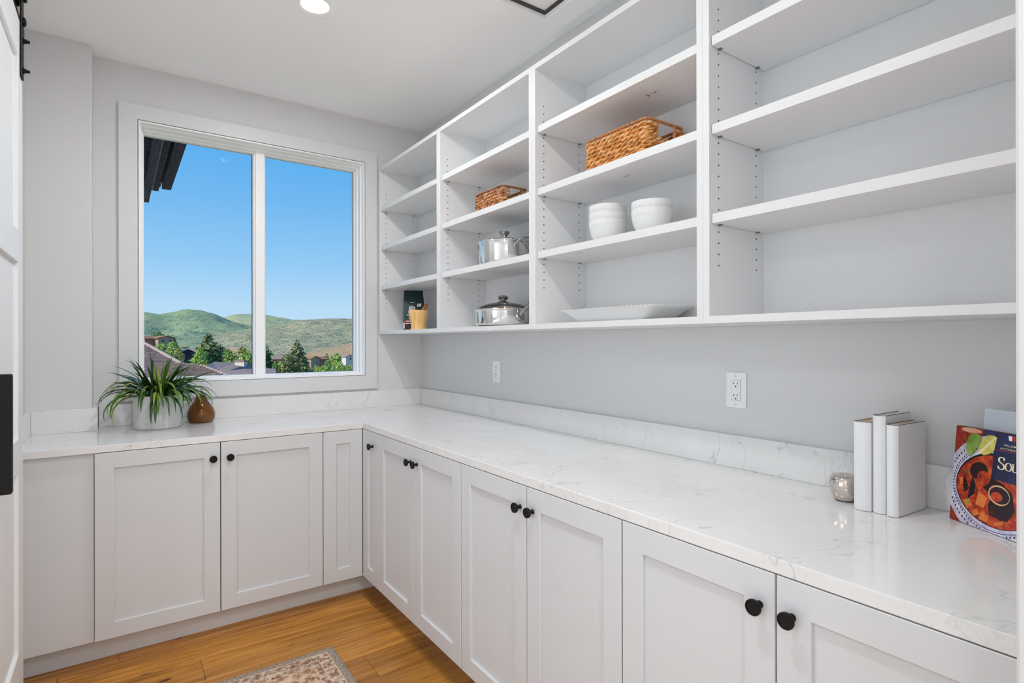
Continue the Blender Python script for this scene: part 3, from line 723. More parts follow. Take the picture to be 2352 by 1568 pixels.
# three white books
def book(pos, w_, h_, d_, rot, lab, pages):
    """standing book: spine towards the room (-x side), width along y"""
    b = thing('white_book', (pos[0], pos[1], TOP), lab, 'book', 'white books standing by the apple')
    ca, sa = math.cos(rot), math.sin(rot)
    def P(x, y_, z): return (pos[0] + x * ca - y_ * sa, pos[1] + x * sa + y_ * ca, TOP + z)
    t = 0.0026; n = 8; k = w_ * 0.20
    outer = [(d_, -w_)] + [(0.006 - 0.006 * math.sin(PI * i / n) if False else (0.007 * (abs(2 * i / n - 1) ** 2.6)), -w_ * (1 - i / n)) for i in range(n + 1)] + [(d_, 0.0)]
    inner = [(d_, -t)] + [(t + 0.001 + 0.007 * (abs(2 * i / n - 1) ** 2.6), -t - (w_ - 2 * t) * (i / n)) for i in range(n + 1)] + [(d_, -w_ + t)]
    loop = outer + inner
    MB().prism([P(x, y_, 0.0008) for x, y_ in loop], (0, 0, h_ - 0.0016)).build('cover', BOOKW, b, smooth=25)
    for z0, nm in ((h_ - 0.0008, 'top_edge'), (0.0, 'bottom_edge')):
        MB().prism([P(x, y_, z0) for x, y_ in loop], (0, 0, 0.0008)).build(nm, DARKEDGE, b)
    q = [(t + 0.010, -t - 0.0006), (d_ - 0.004, -t - 0.0006), (d_ - 0.004, -w_ + t + 0.0006), (t + 0.010, -w_ + t + 0.0006)]
    MB().prism([P(x, y_, 0.003) for x, y_ in q], (0, 0, h_ - 0.0065)).build('page_block', pages, b)
    q = [(t + 0.002, -t - 0.0008), (t + 0.0098, -t - 0.0008), (t + 0.0098, -w_ + t + 0.0008), (t + 0.002, -w_ + t + 0.0008)]
    MB().prism([P(x, y_, 0.003) for x, y_ in q], (0, 0, h_ - 0.012)).build('spine_lining', DARKEDGE, b)
    return b
book((1.4925, 0.6480), 0.0385, 0.2185, 0.140, -0.03, 'white-jacketed book nearest the apple, thickest of the three', PAGES)
book((1.4975, 0.6075), 0.0285, 0.2370, 0.142, -0.03, 'tallest white-jacketed book, middle of the three', PAGESW)
book((1.4950, 0.5770), 0.0255, 0.2180, 0.145, -0.06, 'white-jacketed book nearest the cookbook, its cover side showing', PAGES)

# cookbook leaning on a clear stand
CO = Vector((1.5965, 0.4815, TOP)); dU = Vector((-0.515, -0.857, 0)).normalized()
nF = Vector((-0.857, 0.515, 0)).normalized()            # faces the room
lean = math.radians(5.0)
dV = (Vector((0, 0, 1)) * math.cos(lean) - nF * math.sin(lean)).normalized()
dN = dU.cross(dV).normalized()
if dN.dot(nF) < 0: dN = -dN
CO = CO + Vector((0, 0, 0.0008))
ck = thing('cookbook', CO, 'soup cookbook with a photo cover of red stew, leaning near the right edge', 'book')
def UV(u, v, n_=0.0): return CO + dU * u + dV * v + dN * n_
CW, CH, CT = 0.222, 0.2185, 0.018
NAVY = simple_noise_mat('navy_cover', 9, ((0.3, rgb(20, 26, 58)), (0.7, rgb(34, 44, 84))), 0.3, spec=0.5)
MAROON = flat('maroon_cover_board', rgb(96, 24, 20), 0.35)
w = MB()
for n0, n1 in ((-0.0022, 0.0), (-CT, -CT + 0.0022)):
    w.prism([UV(0, 0, n0), UV(CW, 0, n0), UV(CW, CH, n0), UV(0, CH, n0)], dN * (n1 - n0))
w.prism([UV(0, 0, -CT + 0.0022), UV(0.0025, 0, -CT + 0.0022), UV(0.0025, CH, -CT + 0.0022), UV(0, CH, -CT + 0.0022)], dN * (CT - 0.0044))
w.build('cover_boards', MAROON, ck)
MB().prism([UV(0.004, 0.003, -CT + 0.0026), UV(CW - 0.004, 0.003, -CT + 0.0026), UV(CW - 0.004, CH - 0.003, -CT + 0.0026), UV(0.004, CH - 0.003, -CT + 0.0026)], dN * (CT - 0.0052)).build('page_block', PAGESW, ck)
layer = [0.0001]
def AU(u): return u * (0.93 + 0.07 * max(0.0, min(1.0, (u - 0.16) / 0.062)))
def art(nm, poly, mat, th=0.00006):
    layer[0] += 0.00006
    return MB().prism([UV(AU(u), v, layer[0]) for u, v in poly], dN * th).build(nm, mat, ck)
def clipu(poly):  # keep the print on the cover
    return [(min(max(u, 0.0004), CW - 0.0004), min(max(v, 0.0004), CH - 0.0004)) for u, v in poly]
def ell(cx, cy, rx, ry, n=48, a0=0, a1=2 * PI, rot=0):
    r = []
    for i in range(n):
        a = a0 + (a1 - a0) * i / (n - (0 if abs(a1 - a0 - 2 * PI) < 1e-6 else 1)); x, y_ = rx * math.cos(a), ry * math.sin(a)
        r.append((cx + x * math.cos(rot) - y_ * math.sin(rot), cy + x * math.sin(rot) + y_ * math.cos(rot)))
    return r
STEWTAB = simple_noise_mat('printed_red_tabletop', 160, ((0.35, rgb(120, 30, 18)), (0.6, rgb(176, 56, 32)), (0.75, rgb(214, 110, 70))), 0.3, spec=0.5)
PLATEW = simple_noise_mat('printed_lilac_plate', 60, ((0.35, rgb(176, 172, 206)), (0.6, rgb(224, 220, 232))), 0.3, spec=0.5)
PURP = flat('printed_purple', rgb(60, 52, 104), 0.3)
STEW = simple_noise_mat('printed_red_stew', 75, ((0.30, rgb(70, 14, 10)), (0.42, rgb(150, 36, 18)), (0.55, rgb(196, 66, 28)), (0.68, rgb(222, 112, 48)), (0.8, rgb(236, 160, 84))), 0.3, detail=6, spec=0.5)
STEWDK = simple_noise_mat('printed_dark_broth', 60, ((0.3, rgb(18, 10, 16)), (0.6, rgb(44, 16, 20)), (0.8, rgb(96, 30, 22))), 0.3, spec=0.5)
ORG = simple_noise_mat('printed_orange_dice', 90, ((0.3, rgb(206, 92, 34)), (0.7, rgb(232, 140, 64))), 0.3, spec=0.5)
LIME = simple_noise_mat('printed_lime', 70, ((0.3, rgb(96, 140, 42)), (0.7, rgb(160, 190, 84))), 0.3, spec=0.5)
LEMON = simple_noise_mat('printed_lemon', 60, ((0.3, rgb(186, 176, 60)), (0.7, rgb(228, 222, 128))), 0.3, spec=0.5)
INKBLK = flat('printed_black', rgb(22, 20, 30), 0.3)
CREAM = flat('printed_cream', rgb(240, 226, 186), 0.3)
INKRED = flat('printed_red_rule', rgb(176, 40, 48), 0.3)
INKWHITE = flat('printed_white', rgb(238, 236, 232), 0.3)
art('cover_print', [(0.0003, 0.0003), (CW - 0.0003, 0.0003), (CW - 0.0003, CH - 0.0003), (0.0003, CH - 0.0003)], STEWTAB)
art('napkin_print', clipu([(0.075, 0.2182), (CW, 0.2182), (CW, 0.17), (0.07, 0.18)]), PURP)
art('onion_print', clipu(ell(0.043, 0.2125, 0.028, 0.0058)), simple_noise_mat('printed_onion', 40, ((0.3, rgb(226, 150, 112)), (0.7, rgb(240, 204, 176))), 0.3))
BC = (0.118, 0.092)
art('plate_print', clipu(ell(BC[0], BC[1], 0.136, 0.118, 72)), PLATEW)
art('plate_ring_print', clipu(ell(BC[0], BC[1], 0.111, 0.0885, 72)), PURP)
art('plate_rim_print', clipu(ell(BC[0], BC[1], 0.1095, 0.087, 72)), PLATEW)
for rad, nd, s_ in ((1.0, 84, 0.0017), (1.10, 74, 0.0020)):
    w = MB(); layer[0] += 0.00006
    for i in range(nd):
        a = 2 * PI * i / nd; u, v = BC[0] + 0.1135 * rad * math.cos(a), BC[1] + 0.0935 * rad * math.sin(a)
        if 0.002 < u < CW - 0.002 and 0.002 < v < CH - 0.002:
            w.prism([UV(AU(p), q, layer[0]) for p, q in ell(u, v, s_, s_ * 1.25, 8)], dN * 0.00005)
    tag(w.build('rim_dots_print', INKBLK, ck), kind='stuff')
art('bowl_shadow_print', clipu(ell(BC[0], BC[1], 0.1065, 0.0795, 72)), INKBLK)
art('stew_print', clipu(ell(BC[0] + 0.001, BC[1] - 0.0015, 0.1045, 0.0765, 72)), STEW)
art('broth_print', clipu([(0.094, 0.121), (0.13, 0.112), (0.157, 0.095), (0.165, 0.06), (0.15, 0.034), (0.105, 0.036), (0.10, 0.06), (0.112, 0.078), (0.085, 0.092)]), STEWDK)
art('ladle_print', clipu(ell(0.073, 0.121, 0.030, 0.0285, 40, rot=0.3)), simple_noise_mat('printed_copper', 30, ((0.3, rgb(150, 52, 20)), (0.7, rgb(206, 100, 50))), 0.25))
art('ladle_bowl_print', clipu(ell(0.071, 0.126, 0.024, 0.019, 40, rot=0.3)), STEWDK)
art('stew_print', clipu(ell(0.084, 0.112, 0.017, 0.016, 30, rot=0.6)), STEW)
art('pepper_print', clipu([(0.056, 0.111), (0.065, 0.095), (0.064, 0.073), (0.047, 0.058), (0.050, 0.085)]), INKBLK)
art('pepper_print', clipu([(0.034, 0.109), (0.049, 0.082), (0.038, 0.070), (0.030, 0.089)]), STEWDK)
art('shell_print', clipu(ell(0.126, 0.0845, 0.0265, 0.021, 36, rot=-0.1)), simple_noise_mat('printed_shell', 30, ((0.3, rgb(206, 150, 104)), (0.7, rgb(232, 196, 150))), 0.25))
art('shell_inside_print', clipu(ell(0.127, 0.0845, 0.0242, 0.0175, 36, rot=-0.1)), STEWDK)
art('stew_print', clipu(ell(0.121, 0.080, 0.014, 0.010, 24)), STEW)
for pl in ([(0.080, 0.021), (0.084, 0.037), (0.106, 0.035), (0.104, 0.020)], [(0.118, 0.023), (0.142, 0.034), (0.143, 0.026), (0.122, 0.018)], [(0.075, 0.083), (0.098, 0.071), (0.092, 0.048), (0.070, 0.052)], [(0.036, 0.052), (0.052, 0.060), (0.062, 0.048), (0.048, 0.036)], [(0.022, 0.100), (0.031, 0.104), (0.033, 0.088), (0.024, 0.084)], [(0.060, 0.034), (0.076, 0.044), (0.082, 0.032), (0.066, 0.024)]):
    art('dice_print', pl, ORG)
art('herb_print', ell(0.046, 0.051, 0.006, 0.004, 12), LIME); art('herb_print', ell(0.037, 0.117, 0.005, 0.004, 12), simple_noise_mat('printed_herb', 60, ((0.3, rgb(60, 70, 50)), (0.7, rgb(140, 140, 110))), 0.3))
art('panel_print', clipu([(0.1065, 0.2170), (CW, 0.2178), (CW, 0.112), (0.1050, 0.117)]), NAVY)
art('lime_print', [(0.033, 0.172), (0.034, 0.187), (0.039, 0.198), (0.047, 0.205), (0.058, 0.207), (0.067, 0.2055), (0.074, 0.202), (0.068, 0.187), (0.060, 0.170), (0.046, 0.153), (0.038, 0.160)], LIME)
art('lemon_print', [(0.065, 0.167), (0.068, 0.180), (0.073, 0.192), (0.080, 0.202), (0.090, 0.2085), (0.104, 0.2095), (0.112, 0.206), (0.110, 0.198), (0.107, 0.178), (0.096, 0.168), (0.082, 0.163)], LEMON)
art('lemon_pith_print', [(0.065, 0.167), (0.073, 0.172), (0.094, 0.194), (0.106, 0.2055), (0.112, 0.206), (0.104, 0.1995), (0.088, 0.181), (0.074, 0.166)], CREAM)
art('crest_print', [(0.139, 0.2145), (0.148, 0.2145), (0.148, 0.2045), (0.141, 0.2045)], INKWHITE); art('crest_print', [(0.1485, 0.2145), (0.157, 0.2145), (0.157, 0.2045), (0.1485, 0.2045)], INKRED)
art('rule_print', [(0.1065, 0.1805), (CW - 0.001, 0.1815), (CW - 0.001, 0.1805), (0.1065, 0.1795)], INKRED)
layer[0] += 0.0001
def text_mesh(nm, txt, size, place, mat, par, sx=1.0, thick=0.00008):
    cu = bpy.data.curves.new('tmp_font', 'FONT'); cu.body = txt; cu.size = size; cu.space_character = 1.06; cu.offset = size * 0.004
    to = bpy.data.objects.new('tmp_font', cu); COL.objects.link(to)
    dg = bpy.context.evaluated_depsgraph_get(); dg.update()
    me = to.evaluated_get(dg).to_mesh(); vs = [v.co.copy() for v in me.vertices]; fs = [tuple(p.vertices) for p in me.polygons]
    to.to_mesh_clear() if hasattr(to, 'to_mesh_clear') else None
    bpy.data.objects.remove(to); bpy.data.curves.remove(cu)
    return MB().add([place(v.x * sx, v.y) for v in vs], fs).build(nm, mat, par, recalc=False)
text_mesh('title_small', 'WILLIAMS', 0.0068, lambda a, b: UV(AU(0.1295) + a, 0.1915 + b * 0.85, layer[0]), CREAM, ck, 0.98)
text_mesh('title_small', 'KITCHEN', 0.0068, lambda a, b: UV(AU(0.1215) + a, 0.1835 + b * 0.80, layer[0]), CREAM, ck, 1.14)
# serif title, drawn as broad-pen strokes
def pen(pts, wmin, wmax, ox, oy, s, bld):
    n = len(pts)
    L = []; Rr = []
    for i, (x, y_) in enumerate(pts):
        a = pts[max(0, i - 1)]; b = pts[min(n - 1, i + 1)]
        dx, dy = b[0] - a[0], b[1] - a[1]; l_ = math.hypot(dx, dy) or 1; nx, ny = -dy / l_, dx / l_
        t = abs(nx); wdt = (wmin + (wmax - wmin) * t ** 1.5) * 0.5      # vertical strokes thick, horizontals thin
        L.append((x + nx * wdt, y_ + ny * wdt)); Rr.append((x - nx * wdt, y_ - ny * wdt))
    for i in range(n - 1):
        bld.prism([UV(ox + p[0] * s, oy + p[1] * s, layer[0]) for p in (L[i], L[i + 1], Rr[i + 1], Rr[i])], dN * 0.00006)
def rect(x0, x1, y0, y1, ox, oy, s, bld): bld.prism([UV(ox + p * s, oy + q * s, layer[0]) for p, q in ((x0, y0), (x1, y0), (x1, y1), (x0, y1))], dN * 0.00006)
w = MB(); sz = 0.0265; oy = 0.1405
Sx = 0.1095
sp = [(0.56, 0.80), (0.50, 0.93), (0.34, 0.985), (0.18, 0.93), (0.10, 0.78), (0.16, 0.62), (0.34, 0.51), (0.52, 0.40), (0.60, 0.24), (0.52, 0.08), (0.34, 0.015), (0.16, 0.07), (0.07, 0.22)]
sm = []
for i in range(len(sp) - 1):
    for k in range(4):
        t = k / 4; p0, p1, p2, p3 = sp[max(0, i - 1)], sp[i], sp[i + 1], sp[min(len(sp) - 1, i + 2)]
        sm.append(tuple(0.5 * (2 * p1[j] + (p2[j] - p0[j]) * t + (2 * p0[j] - 5 * p1[j] + 4 * p2[j] - p3[j]) * t * t + (-p0[j] + 3 * p1[j] - 3 * p2[j] + p3[j]) * t ** 3) for j in (0, 1)))
sm.append(sp[-1])
pen(sm, 0.06, 0.17, Sx, oy, sz, w); rect(0.55, 0.59, 0.70, 0.98, Sx, oy, sz, w); rect(0.05, 0.09, 0.02, 0.30, Sx, oy, sz, w)
Ox = Sx + 0.645 * sz
pen([(0.30 + 0.25 * math.cos(a), 0.32 + 0.31 * math.sin(a)) for a in [2 * PI * i / 32 for i in range(33)]], 0.045, 0.14, Ox, oy, sz, w)
Ux = Ox + 0.53 * sz
for x0 in (0.10, 0.46): rect(x0, x0 + 0.12, 0.06 if x0 < 0.3 else 0.0, 0.62, Ux, oy, sz, w); rect(x0 - 0.07, x0 + 0.12, 0.60, 0.645, Ux, oy, sz, w)
pen([(0.16, 0.12), (0.20, 0.03), (0.30, 0.0), (0.42, 0.05), (0.48, 0.14)], 0.05, 0.10, Ux, oy, sz, w); rect(0.46, 0.66, 0.0, 0.04, Ux, oy, sz, w)
Px = Ux + 0.66 * sz
rect(0.10, 0.22, -0.28, 0.62, Px, oy, sz, w); rect(0.02, 0.22, 0.60, 0.645, Px, oy, sz, w); rect(0.02, 0.32, -0.30, -0.26, Px, oy, sz, w)
pen([(0.16 + 0.19 + 0.21 * math.cos(a), 0.32 + 0.30 * math.sin(a)) for a in [2 * PI * i / 32 for i in range(33)]], 0.045, 0.14, Px, oy, sz, w)
tag(w.build('title', CREAM, ck), 'cream serif title letters')
# clear acrylic stand behind
st_ = thing('book_stand', UV(0.13, 0.0, -0.05), 'clear acrylic stand rising behind the soup cookbook', 'stand')
def SP(u, v, n_): return CO + dU * u + dV * v + dN * (n_ - CT - 0.0008)
MB().prism([SP(0.048, 0.0, 0.0), SP(0.205, 0.0, 0.0), SP(0.205, 0.266, 0.0), SP(0.048, 0.266, 0.0)], dN * -0.005).build('back_plate', flat('frosted_acrylic', (0.70, 0.74, 0.80), 0.25), st_, bevel=0.0015)
MB().prism([SP(0.054, 0.262, 0.0004), SP(0.199, 0.262, 0.0004), SP(0.199, 0.225, 0.0004), SP(0.054, 0.225, 0.0004)], dN * 0.0003).build('frosted_band', flat('frosted_white', (0.60, 0.65, 0.72), 0.4), st_)

# ================================================================== THINGS ON THE SHELVES
def on_shelf(z): return z + 0.0003
# woven baskets
def basket(nm, x0, x1, y0, y1, z0, h_, rows, lab, mat, cane, seed, slot):
    rb = random.Random(seed)
    b = thing(nm, ((x0 + x1) / 2, (y0 + y1) / 2, z0), lab, 'basket')
    rr = h_ / rows / 2
    inset = rr * 0.9; X0, X1, Y0, Y1 = x0 + inset, x1 - inset, y0 + inset, y1 - inset; cr_ = 0.016
    def path(off=0.0):
        pts = []
        for cx_, cy_, a0 in ((X1 - cr_, Y1 - cr_, 0), (X0 + cr_, Y1 - cr_, PI / 2), (X0 + cr_, Y0 + cr_, PI), (X1 - cr_, Y0 + cr_, 1.5 * PI)):
            for k in range(5):
                a = a0 + PI / 2 * k / 4; pts.append(Vector((cx_ + cr_ * math.cos(a), cy_ + cr_ * math.sin(a), 0)))
        out = []; n = len(pts)
        for i in range(n):
            p, q = pts[i], pts[(i + 1) % n]; L = (q - p).length; m = max(1, int(L / 0.0045))
            for k in range(m): out.append(p.lerp(q, k / m))
        return out
    base = path(); n = len(base)
    mid = ((x0 + x1) / 2)
    s0, s1, zs0, zs1 = slot
    def row(zc, k, nm_='woven_strand'):
        w = MB(); ph0 = rb.uniform(0, 6.28); tw = 2 * PI / rb.uniform(0.050, 0.064); s_ = 0.0
        ply = [[], []]; segs = [[[], []]]
        for i in range(n + 1):
            p = base[i % n]; q = base[(i + 1) % n]
            d = (q - p).normalized(); out = Vector((d.y, -d.x, 0))
            in_slot = (p.y < Y0 + 0.012 or p.y > Y1 - 0.012) and abs(p.x - mid) < s1 and zs0 < zc < zs1
            s_ += (q - p).length
            if in_slot:
                if segs[-1][0]: segs.append([[], []])
                continue
            for j in range(2):
                a = ph0 + tw * s_ + PI * j
                wob = 0.70 + 0.13 * math.sin(s_ * 41 + k * 1.7 + j)
                r_ = rr * wob * (1 + 0.18 * noise.noise(Vector((s_ * 30, k * 3.1, j * 7.7))))
                segs[-1][j].append((p + out * (rr * 0.62 * math.cos(a)) + Vector((0, 0, zc + rr * 0.62 * math.sin(a))), max(0.0012, r_)))
        for sg in segs:
            for pl in sg:
                if len(pl) > 2: w.tube([p for p, _ in pl], [r_ for _, r_ in pl], 6)
        w.build(nm_, mat, b, smooth=60)
    for k in range(rows - 1): row(z0 + rr * 0.75 + k * (h_ - rr * 1.6) / (rows - 1), k)
    # cane stakes, each crossing a pair of rows on the long sides
    for k in range(rows - 2):
        if k % 2: continue
        for j in range(3):
            for yy0 in ((0.18 if (k // 2) % 2 else 0.30) + j * 0.32,):
                y_ = Y0 + (Y1 - Y0) * yy0; z = z0 + rr * 1.2 + k * (h_ - rr * 1.6) / (rows - 1)
                for xs, sg in ((x0, -1), (x1, 1)):
                    MB().tube([Vector((xs - sg * rr * 0.4, y_, z - rr * 0.5)), Vector((xs + sg * 0.0008, y_, z + rr * 0.3)), Vector((xs + sg * 0.0008, y_, z + rr * 1.7)), Vector((xs - sg * rr * 0.4, y_, z + rr * 2.4))], rr * 0.27, 6).build('stake', cane, b, smooth=60)
    # bound rim: cord with close turns
    pts = [p + Vector((0, 0, z0 + h_ - rr * 0.6)) for p in base]; rim = []; s_ = 0
    fine = []
    for i in range(n):
        for k in range(3): fine.append(pts[i].lerp(pts[(i + 1) % n], k / 3))
    rads = [rr * (0.62 + 0.16 * math.sin(i * 2 * PI / 3.6 + 0.4 * math.sin(i * 0.13))) for i in range(len(fine))]
    MB().tube(fine, rads, 7, closed=True).build('bound_rim', cane, b, smooth=75)
    for yy in (Y0, Y1):   # bound lower edge of each handle opening
        ln = [Vector((mid - s1 + 2 * s1 * i / 40, yy, zs0)) for i in range(41)]
        MB().tube(ln, [rr * (0.55 + 0.14 * (i % 2)) for i in range(41)], 7).build('handle_binding', cane, b, smooth=75)
        for sx in (-s1, s1):
            MB().tube([Vector((mid + sx, yy, zs0 + (zs1 - zs0 + rr) * i / 8)) for i in range(9)], [rr * (0.55 + 0.14 * (i % 2)) for i in range(9)], 7).build('handle_binding', cane, b, smooth=75)
    MB().box(X0, X1, Y0, Y1, z0, z0 + 0.004).build('basket_floor', SEADARK, b)
    return b
basket('woven_basket', 1.420, 1.622, 1.243, 1.548, on_shelf(1.945) , 0.130, 9, 'large golden woven basket with end handle openings, on the upper shelf third from the window', SEAGRASS, CANE, 5, (0, 0.044, 1.945 + 0.066, 1.945 + 0.118))
basket('woven_basket', 1.440, 1.594, 2.121, 2.370, on_shelf(1.945), 0.110, 8, 'small darker woven basket on the shelf above the tall steel pot', SEADARK, CANEDK, 9, (0, 0.034, 1.945 + 0.058, 1.945 + 0.098))

# stacks of bowls
def make_bowl(lab):
    o = thing('serving_bowl', (0, 0, 0), lab, 'bowl', 'white bowls on the middle shelf')
    prof = [(0.001, 0.0030), (0.030, 0.0030), (0.032, 0.0), (0.035, 0.0), (0.0355, 0.004), (0.050, 0.014), (0.0615, 0.032), (0.067, 0.054), (0.0692, 0.066), (0.0702, 0.068), (0.0705, 0.0850), (0.0700, 0.0868), (0.0690, 0.0868),
            (0.0685, 0.0850), (0.0668, 0.060), (0.058, 0.036), (0.046, 0.018), (0.030, 0.0085), (0.001, 0.0075)]
    MB().lathe((0, 0, 0), prof, 48, cap0=False, cap1=False).build('bowl_wall', CERAM, o, smooth=40)
    return o
bowl0 = None
for (bx_, by_), labs in (((1.500, 1.504), ('bottom white bowl of the left three-bowl stack', 'middle white bowl of the left three-bowl stack', 'top white bowl of the left three-bowl stack')),
                         ((1.500, 1.292), ('lower white bowl of the right two-bowl stack', 'upper white bowl of the right two-bowl stack'))):
    for i, lb in enumerate(labs):
        if bowl0 is None: bowl0 = o = make_bowl(lb)
        else: o = copy_tree(bowl0); o['label'] = lb
        o.location = (bx_, by_, on_shelf(1.692) + i * 0.0275); o.rotation_euler.z = i * 0.7

# serving platter
pz = on_shelf(SZ0 + 0.0205); px0, px1, py0, py1 = 1.398, 1.634, 1.212, 1.668
pl = thing('serving_platter', ((px0 + px1) / 2, (py0 + py1) / 2, pz), 'white rectangular ceramic platter with a beaded rim on the bottom shelf', 'platter')
def rr_loop(ix, iy, z, n=6, r=0.02):
    X0, X1, Y0, Y1 = px0 + ix, px1 - ix, py0 + iy, py1 - iy; out = []
    for cx_, cy_, a0 in ((X1 - r, Y1 - r, 0), (X0 + r, Y1 - r, PI / 2), (X0 + r, Y0 + r, PI), (X1 - r, Y0 + r, 1.5 * PI)):
        for k in range(n): a = a0 + PI / 2 * k / (n - 1); out.append((cx_ + r * math.cos(a), cy_ + r * math.sin(a), z))
    return out
loops = [rr_loop(0.042, 0.060, pz), rr_loop(0.034, 0.046, pz + 0.012), rr_loop(0.016, 0.020, pz + 0.036), rr_loop(0.001, 0.001, pz + 0.0450), rr_loop(0.0, 0.0, pz + 0.0470), rr_loop(0.004, 0.004, pz + 0.0485), rr_loop(0.020, 0.024, pz + 0.040), rr_loop(0.038, 0.052, pz + 0.013), rr_loop(0.046, 0.064, pz + 0.006)]
vs = sum(loops, []); m_ = len(loops[0]); fs = []
for j in range(len(loops) - 1):
    for i in range(m_): fs.append((j * m_ + i, j * m_ + (i + 1) % m_, (j + 1) * m_ + (i + 1) % m_, (j + 1) * m_ + i))
fs += [tuple(range(m_ - 1, -1, -1)), tuple((len(loops) - 1) * m_ + i for i in range(m_))]
MB().add(vs, fs).build('platter_body', CERAM, pl, smooth=50)
lp = rr_loop(0.003, 0.003, pz + 0.0475); bead = None
pts = []
for i in range(m_):
    p, q = Vector(lp[i]), Vector(lp[(i + 1) % m_]); k_ = max(1, round((q - p).length / 0.021))
    if (q - p).length < 0.010 and i % 3: continue
    for k in range(k_): pts.append(p.lerp(q, k / k_))
for p in pts:
    if bead is None:
        bead = MB().lathe(p, [(0.0006, -0.0026), (0.0024, -0.0016), (0.0034, 0.0), (0.0024, 0.0018), (0.0006, 0.0027)], 10).build('rim_bead', CERAM, pl, smooth=80); b0 = p
    else:
        o = bpy.data.objects.new('rim_bead', bead.data); COL.objects.link(o); o.parent = pl; o.location = p - b0

# tall steel pot
def arc(c, r, a0, a1, n, f): return [f(c, r, a0 + (a1 - a0) * i / n) for i in range(n + 1)]
pp = Vector((1.500, 2.190, on_shelf(1.692)))
pot = thing('steel_pot', pp, 'polished steel saucepot with lid and loop handle, on the shelf below the small basket', 'pot')
MB().lathe(pp, [(0.001, 0.0), (0.108, 0.0), (0.116, 0.004), (0.120, 0.012), (0.120, 0.100), (0.1235, 0.103), (0.1235, 0.1055), (0.118, 0.1055), (0.117, 0.014), (0.001, 0.006)], 64, cap0=False, cap1=False).build('pot_body', CHROME, pot, smooth=35)
lid = MB().lathe(pp, [(0.1225, 0.1058), (0.1245, 0.1085), (0.120, 0.1115), (0.085, 0.119), (0.045, 0.1245), (0.001, 0.1265)], 64, cap1=False).build('lid', CHROME, pot, smooth=35)
MB().lathe(pp, [(0.014, 0.1262), (0.013, 0.130), (0.0125, 0.136), (0.017, 0.144), (0.0245, 0.153), (0.0265, 0.1575), (0.0245, 0.1605), (0.012, 0.1625), (0.001, 0.163)], 28, cap1=False).build('lid_knob', BRUSHED, lid, smooth=40)
def loop_handle(par, c, az, r, half, z0, z1, rise, thick, mat):
    d = Vector((math.cos(az), math.sin(az), 0)); s_ = Vector((-d.y, d.x, 0)); pts = []
    for i in range(25):
        t = i / 24; a = PI * t
        out = r + 0.002 + 0.040 * math.sin(a) ** 0.7; off = half * math.cos(a) * (1.0 if 0.02 < t < 0.98 else 1.0)
        pts.append(c + d * out + s_ * off + Vector((0, 0, z0 + (z1 - z0) * min(1, 2.2 * math.sin(a)) + rise * math.sin(a) ** 2)))
    MB().tube(pts, [thick * (1.25 if i in (0, 24) else 1.0) for i in range(25)], 10).build('loop_handle', mat, par, smooth=60)
    for sg in (1, -1):
        q = c + d * (r + 0.001) + s_ * half * sg + Vector((0, 0, z0 - 0.012))
        MB().tube([q, q + Vector((0, 0, 0.012)) + d * 0.001, q + Vector((0, 0, 0.022)) + d * 0.003], [thick * 1.3, thick * 1.4, thick], 10).build('handle_mount', mat, par, smooth=60)
loop_handle(pot, pp, math.radians(-82), 0.120, 0.046, 0.082, 0.098, 0.014, 0.0048, BRUSHED)
loop_handle(pot, pp, math.radians(98), 0.120, 0.046, 0.082, 0.098, 0.014, 0.0048, BRUSHED)

# low pan with glass lid
qq = Vector((1.506, 2.210, pz))
pan = thing('steel_pan', qq, 'low polished steel pan with a glass lid on the bottom shelf below the pot', 'pan')
MB().lathe(qq, [(0.001, 0.0), (0.112, 0.0), (0.126, 0.006), (0.131, 0.016), (0.1325, 0.072), (0.137, 0.0765), (0.137, 0.079), (0.131, 0.0785), (0.129, 0.016), (0.001, 0.008)], 64, cap0=False, cap1=False).build('pan_body', CHROME, pan, smooth=35)
lid = MB().lathe(qq, [(0.1345, 0.0802), (0.1355, 0.0832), (0.1305, 0.0842), (0.1305, 0.0805)], 64, cap0=False, cap1=False).build('lid_ring', CHROME, pan, smooth=40)
MB().lathe(qq, [(0.1303, 0.0835), (0.110, 0.096), (0.080, 0.107), (0.045, 0.1135), (0.012, 0.1155)], 64, cap0=False, cap1=False).build('glass_dome', LIDGLASS, lid, smooth=60)
MB().lathe(qq, [(0.026, 0.1135), (0.0295, 0.1165), (0.026, 0.1195), (0.014, 0.1215), (0.011, 0.124), (0.016, 0.128), (0.0235, 0.1335), (0.026, 0.1395), (0.0235, 0.1455), (0.014, 0.1495), (0.001, 0.1505)], 28, cap1=False).build('lid_knob', BRUSHED, lid, smooth=40)
az = math.radians(-88); d = Vector((math.cos(az), math.sin(az), 0)); s_ = Vector((-d.y, d.x, 0))
hpts = [(0.132, 0.050), (0.140, 0.056), (0.152, 0.066), (0.168, 0.078), (0.190, 0.090), (0.215, 0.099), (0.245, 0.105), (0.275, 0.107)]
MB().tube([qq + d * a + Vector((0, 0, z)) for a, z in hpts], [0.011, 0.009, 0.0075, 0.0078, 0.0085, 0.0095, 0.010, 0.007], 12).build('long_handle', BRUSHED, pan, smooth=60)
MB().tube([qq + d * 0.128 + Vector((0, 0, 0.046)), qq + d * 0.1355 + Vector((0, 0, 0.048)), qq + d * 0.139 + Vector((0, 0, 0.050))], [0.026, 0.024, 0.011], 16).build('handle_mount', BRUSHED, pan, smooth=60)

